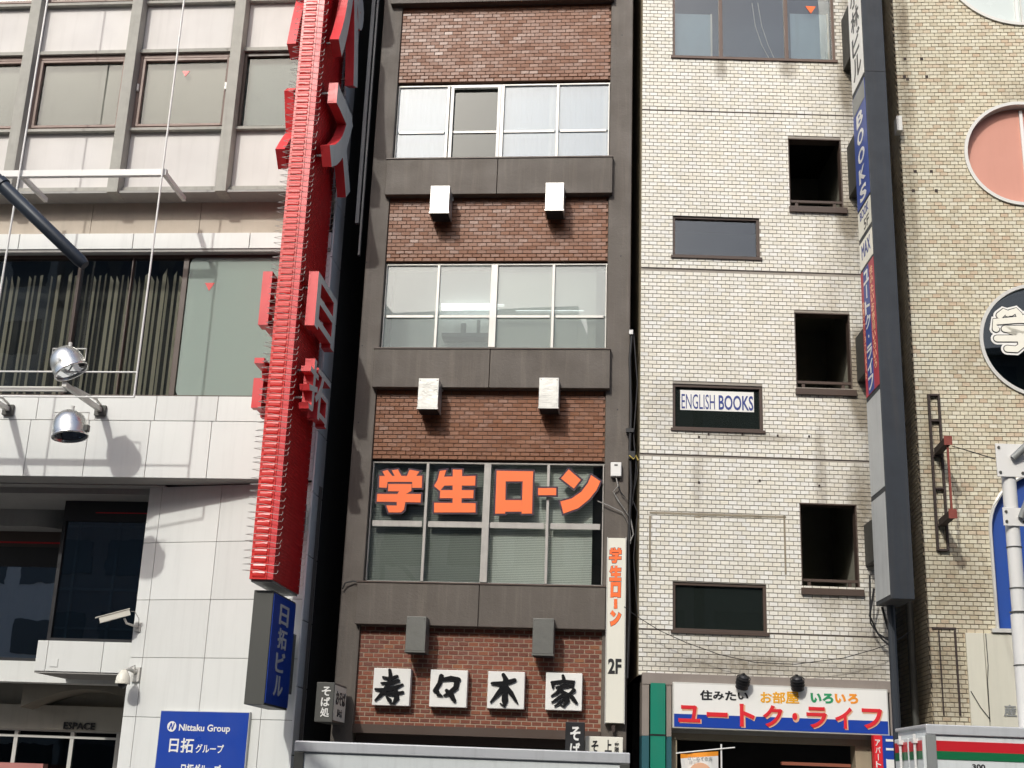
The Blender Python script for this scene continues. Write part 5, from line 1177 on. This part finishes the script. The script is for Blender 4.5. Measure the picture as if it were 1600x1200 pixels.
# ---- things in the two gaps
def gaps():
    F = FB
    x = F.U(577, 150, .3)
    for i, (px_, w_, y0, y1, m, lab) in enumerate(((571, .10, 0, 330, M_greysheet, 'pale grey square duct in the gap beside the red sign'), (579, .05, 0, 380, M_greysheet, 'thin grey conduit in the gap beside the brown pillar'))):
        u_ = F.U(px_, 150, .15); tag(bx_world('duct', m, F, u_, u_ + w_ * .6, .1, .17, F.Z(570, y1 + 20, .15), 16), lab, 'duct')
    # black cables by the switch box
    def cab(pts, r, m, lab, d=-.05):
        q = [F.pt(x_, y_, d) for x_, y_ in pts]; tag(MB().tube([F.w(a, d - .02 * (k % 2), b) for k, (a, b) in enumerate(q)], r, 6).build('cable', m, smooth=True), lab, 'cable')
    cab([(988, 515), (984, 560), (986, 640), (984, 700), (986, 760), (982, 850), (984, 950), (980, 1060)], .022, M_cable, 'thick black cable running down the gap right of the brown pillar')
    cab([(990, 520), (996, 600), (990, 680), (994, 730), (988, 790), (970, 770), (962, 748)], .010, M_cable, 'black cable looping under the white switch box')
    cab([(962, 744), (966, 760), (958, 768), (966, 782), (985, 810), (990, 835), (980, 855)], .012, M_cablegrey, 'grey cable curving from the switch box to the tall cream sign')
    cab([(934, 783), (950, 790), (972, 800), (984, 822), (985, 850)], .009, M_cablegrey, 'thin grey cable arching from the window edge over the pillar')
    cab([(990, 690), (996, 740), (988, 780), (996, 800), (990, 870), (996, 960)], .008, M_cable, 'thin black cable dangling against the white tiles')
    cab([(535, 920), (540, 911), (552, 908), (575, 912)], .012, M_cable, 'short black cable bent round the left brown pillar')
    a, z = F.pt(987, 711, -.1); tag(bx_world('junction_box', M_black, F, a - .05, a + .05, -.12, -.02, z - .06, z + .06), 'small black junction box on the cables in the right gap', 'box')
    a, z = F.pt(985, 672, -.1); tag(bx_world('cable_clamp', M_black, F, a - .07, a + .05, -.1, -.02, z - .03, z + .03), 'black clamp holding the cables above the junction box', 'clamp')
    a, z = F.pt(986, 518, -.1); tag(bx_world('insulator', M_paintpole, F, a - .03, a + .03, -.1, -.02, z - .04, z + .03), 'little white insulator at the top of the black cables', 'insulator')
    q = [F.pt(x_, y_, -.12) for x_, y_ in ((983, 712), (990, 718), (994, 712), (997, 720))]; tag(MB().tube([F.w(a, -.14, b) for a, b in q], .01, 5).build('cable_tie', M_brass), 'yellow tie wrapped round the cables in the gap', 'tie')
def bx_world(name, m, F, x0, x1, y0, y1, z0, z1):
    mb = MB().box(x0, x1, y0, y1, z0, z1); c = ((x0 + x1) / 2, (y0 + y1) / 2, z0); o = mb.build(name, m, off=c); o.location = F.w(*c); o.rotation_euler = (0, 0, -F.a); return o
gaps()
# dark wall deep in the gaps
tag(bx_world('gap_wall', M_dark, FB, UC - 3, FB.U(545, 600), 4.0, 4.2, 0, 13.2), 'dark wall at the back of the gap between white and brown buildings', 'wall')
def gapfill(F, a, b, y, lab): tag(bx_world('gap_wall', M_dark, F, a, b, y, y + .1, 0, 13.0), lab, 'wall')

# ================================================================ STREET THINGS IN FRONT
def pole_right():
    Y = 15.5
    p = at(1577, 760, Y); 
    S = thing('arcade_pole', 'white steel pole with bolted plates and slanting dark struts, right edge', 'pole', FG, p.x, p.y, 0)
    zt_ = at(1577, 700, Y).z; z0_ = at(1577, 808, Y).z; r = .083
    MB().tube([(p.x, p.y, 0), (p.x, p.y, at(1577, 960, Y).z)], r * 1.22, 20).build('lower_shaft', M_paintpole, S, smooth=True)
    MB().tube([(p.x, p.y, at(1577, 960, Y).z), (p.x, p.y, zt_)], r, 20).build('upper_shaft', M_paintpole, S, smooth=True)
    for y in (856, 920, 957, 1040): z = at(1577, y, Y).z; k = r * (1.25 if y > 950 else 1.03); MB().lathe((p.x, p.y, z), (0, 0, 1), [(0, k - .02), (0, k + .006), (.012, k + .006), (.012, k - .02)], 20).build('band', M_char, S)
    for (y0, y1, w_) in ((697, 748, .17), (796, 824, .14)):
        z1, z0 = at(1577, y0, Y).z, at(1577, y1, Y).z
        MB().box(p.x - w_, p.x + w_, p.y - r - .02, p.y - r - .002, z0, z1).build('plate', M_paintpole, S, bevel=.003)
        for sx in (-1, 1):
            for z in (z0 + .05, z1 - .05): MB().lathe((p.x + sx * (w_ - .035), p.y - r - .02, z), (0, -1, 0), [(0, .018), (.012, .018), (.012, 0)], 8).build('bolt', M_char, S)
    MB().tube([(p.x + .02, p.y - r - .05, at(1577, 720, Y).z), (p.x + .75, p.y - .5, at(1577, 720, Y).z + .72)], .045, 12).build('strut', M_greysheet, S, smooth=True)
    MB().tube([(p.x + .06, p.y - r - .05, at(1577, 812, Y).z), (p.x + .55, p.y - .5, at(1577, 812, Y).z + 1.35)], .04, 12).build('strut', M_greysheet, S, smooth=True)
    P2 = at(1497, 690, 18.0); MB().tube([(p.x - .15, p.y, at(1577, 718, Y).z), tuple(FR.w(*[(lambda q: (q[0], -.1, q[1]))(FR.pt(1488, 697, -.1))][0]))], .008, 5).build('stay_wire', M_cable, S)
pole_right()
def lamp_arm():
    Y = 9.0; a = at(130, 412, Y); b = at(0, 286, Y); d = (b - a)
    c = a + d * 3.2; base = Vector((c.x, c.y, 0))
    S = thing('street_lamp', 'dark slate street lamp arm reaching in from the left edge', 'street lamp', FG, c.x, c.y, 0)
    e = a + d.normalized() * -.02
    MB().tube([e, a + d * .03, a + d * .6, b, c], [.035, .048, .05, .052, .06], 16).build('arm', M_polegrey, S, smooth=True)
    MB().lathe(b + d * -.04, d, [(0, .05), (0, .062), (.05, .062), (.05, .05)], 16).build('collar', M_polegrey, S)
    MB().tube([(c.x, c.y, 0), (c.x, c.y, c.z + .2)], .08, 16).build('post', M_polegrey, S, smooth=True)
lamp_arm()
def truck(name, label, X0, X1, Y0, Y1, ztop, stripes, cab_right):
    T = thing(name, label, 'truck', FG, (X0 + X1) / 2, Y0, 0); zb = .75
    MB().box(X0 + .03, X1 - .03, Y0 + .02, Y1 - .02, zb + .05, ztop - .04).build('cargo_box', M_truck, T)
    MB().box(X0, X1, Y0, Y1, ztop - .04, ztop).build('roof', M_truckedge, T, bevel=.01)
    MB().box(X0 - .003, X1 + .003, Y0 - .008, Y0 + .03, ztop - .11, ztop - .005).build('top_rail', M_truckedge, T, bevel=.008)
    MB().box(X0 - .003, X1 + .003, Y0 - .005, Y0 + .03, zb, zb + .1).build('bottom_rail', M_truckedge, T)
    for a in (X0, X1 - .1): MB().box(a - .002, a + .1, Y0 - .006, Y0 + .05, zb + .1, ztop - .112).build('corner_post', M_char if not stripes else M_greysheet, T, bevel=.005)
    if stripes:
        z = ztop
        MB().box(X0 + .1, X1 - .1, Y0 + .012, Y0 + .019, z - .285, z - .175).build('stripe', M_tstripe_r, T, label='red stripe'); MB().box(X0 + .1, X1 - .1, Y0 + .012, Y0 + .019, z - .372, z - .286).build('stripe', M_tstripe_g, T, label='green stripe')
        letters('letter', '300', M_black, T, at(1520, 1196, Y0).x, at(1540, 1196, Y0).x, at(1530, 1203, Y0).z, at(1530, 1194, Y0).z, Y0 + .012, .005, .02)
        # rear doors on the left end
        ym = (Y0 + Y1) / 2
        for y0, y1 in ((Y0 + .06, ym - .01), (ym + .01, Y1 - .06)):
            D = MB().box(X0 - .03, X0 + .029, y0, y1, zb + .06, ztop - .13).build('rear_door', M_truck, T, bevel=.01)
            of = OFF[T.name]
            MB().box(X0 - .036, X0 - .031, y0 + .03, y1 - .03, ztop - .285, ztop - .175).build('stripe', M_tstripe_r, D, off=of); MB().box(X0 - .036, X0 - .031, y0 + .03, y1 - .03, ztop - .372, ztop - .286).build('stripe', M_tstripe_g, D, off=of)
            for yy in (y0 + .2,):
                MB().tube([(X0 - .06, yy, zb), (X0 - .06, yy, ztop - .1)], .016, 8).build('lock_bar', M_paintpole, D, off=of)
                for zz in (ztop - .2, ztop - .6, ztop - 1.1): MB().box(X0 - .085, X0 - .03, yy - .035, yy + .035, zz, zz + .05).build('clamp', M_paintpole, D, off=of)
    MB().box(X0 + .1, X1 - .1, Y0 + .3, Y1 - .3, .45, zb).build('chassis', M_black, T)
    s = 1 if cab_right else -1; e = X1 if cab_right else X0
    cx0, cx1 = (e + .1 * s, e + 1.5 * s); lo, hi = min(cx0, cx1), max(cx0, cx1)
    zc_ = 1.72
    front = hi if s > 0 else lo; back = lo if s > 0 else hi
    mb = MB(); mb.prism([(back, .4), (front, .4), (front, 1.05), (front - .28 * s, zc_ - .1), (front - .4 * s, zc_), (back, zc_)], Y0 + .05, Y1 - .05); C = mb.build('cab', M_truck, T, bevel=.03); of = OFF[T.name]
    mb = MB(); mb.prism([(back + .15 * s, 1.12), (front - .1 * s, 1.12), (front - .32 * s, zc_ - .15), (back + .15 * s, zc_ - .15)], Y0 + .04, Y0 + .049); mb.build('side_window', M_oppdk, C, off=of)
    for wx in (X0 + .7 if s > 0 else X1 - .7, (lo + hi) / 2):
        for yy, ax in ((Y0 + .04, -1), (Y1 - .04, 1)):
            Wh = MB().lathe((wx, yy, .34), (0, ax, 0), [(-.2, .0), (-.2, .30), (-.16, .34), (-.03, .34), (.0, .31), (.0, .19)], 24).build('wheel', M_rubber, T); MB().lathe((wx, yy, .34), (0, ax, 0), [(-.02, .19), (-.05, .1), (.0, .08), (.0, 0)], 16).build('rim', M_truckedge, Wh, off=OFF[T.name])
    return T
Y = 14.2
pa, pb = at(462, 1153, Y), at(984, 1180, Y)
truck('box_truck', 'pale grey plain box truck parked in front of the brown building', pa.x, pb.x, Y, Y + 1.7, (pa.z + pb.z) / 2 + .0, False, False)
pc = at(1447, 1131, 15.0); truck('striped_truck', 'white box truck with red and green stripes at the lower right corner', pc.x, pc.x + 4.2, 15.0, 16.2, pc.z, True, True)

# ================================================================ THE OTHER SIDE OF THE STREET (seen in the glass)
def opposite():
    specs = [(-42, -27, 27, 'pale block across the street with dark windows, far left end', M_opp), (-26.6, -14.4, 24, 'taller dim grey block across the street, second from the left', mat('dim_render', (.14, .14, .14), .8)), (-14, -3.6, 20, 'grey block across the street behind the camera, facing the white panels', mat('grey_render', (.36, .36, .35), .8)), (-3.2, 6.2, 19.5, 'brown tiled block across the street, facing the brown building', mat('dun_tile', (.20, .17, .15), .7)), (6.6, 17, 18, 'dark office block across the street, facing the round windows', mat('dark_render', (.13, .13, .13), .7)), (17.5, 28, 20, 'cream block across the street, far right end', M_opp)]
    for x0, x1, h_, lab, m in specs:
        T = thing('opposite_building', lab, 'building', FG, (x0 + x1) / 2, -9, 0)
        MB().box(x0, x1, -20, -9, 0, h_).build('body', m, T)
        z = 3.6
        while z < h_ - 1.6:
            n = int((x1 - x0) / 2.2); p_ = (x1 - x0) / n
            for k in range(n): MB().box(x0 + k * p_ + .35, x0 + (k + 1) * p_ - .35, -9.05, -8.97, z, z + 1.5).build('window', M_oppdk, T)
            z += 3.1
        MB().box(x0 + .3, x1 - .3, -9.06, -8.96, .2, 2.9).build('shopfront', M_oppdk, T); MB().box(x0 - .02, x1 + .02, -9.25, -8.9, h_, h_ + .25).build('parapet', M_opp, T)
opposite()
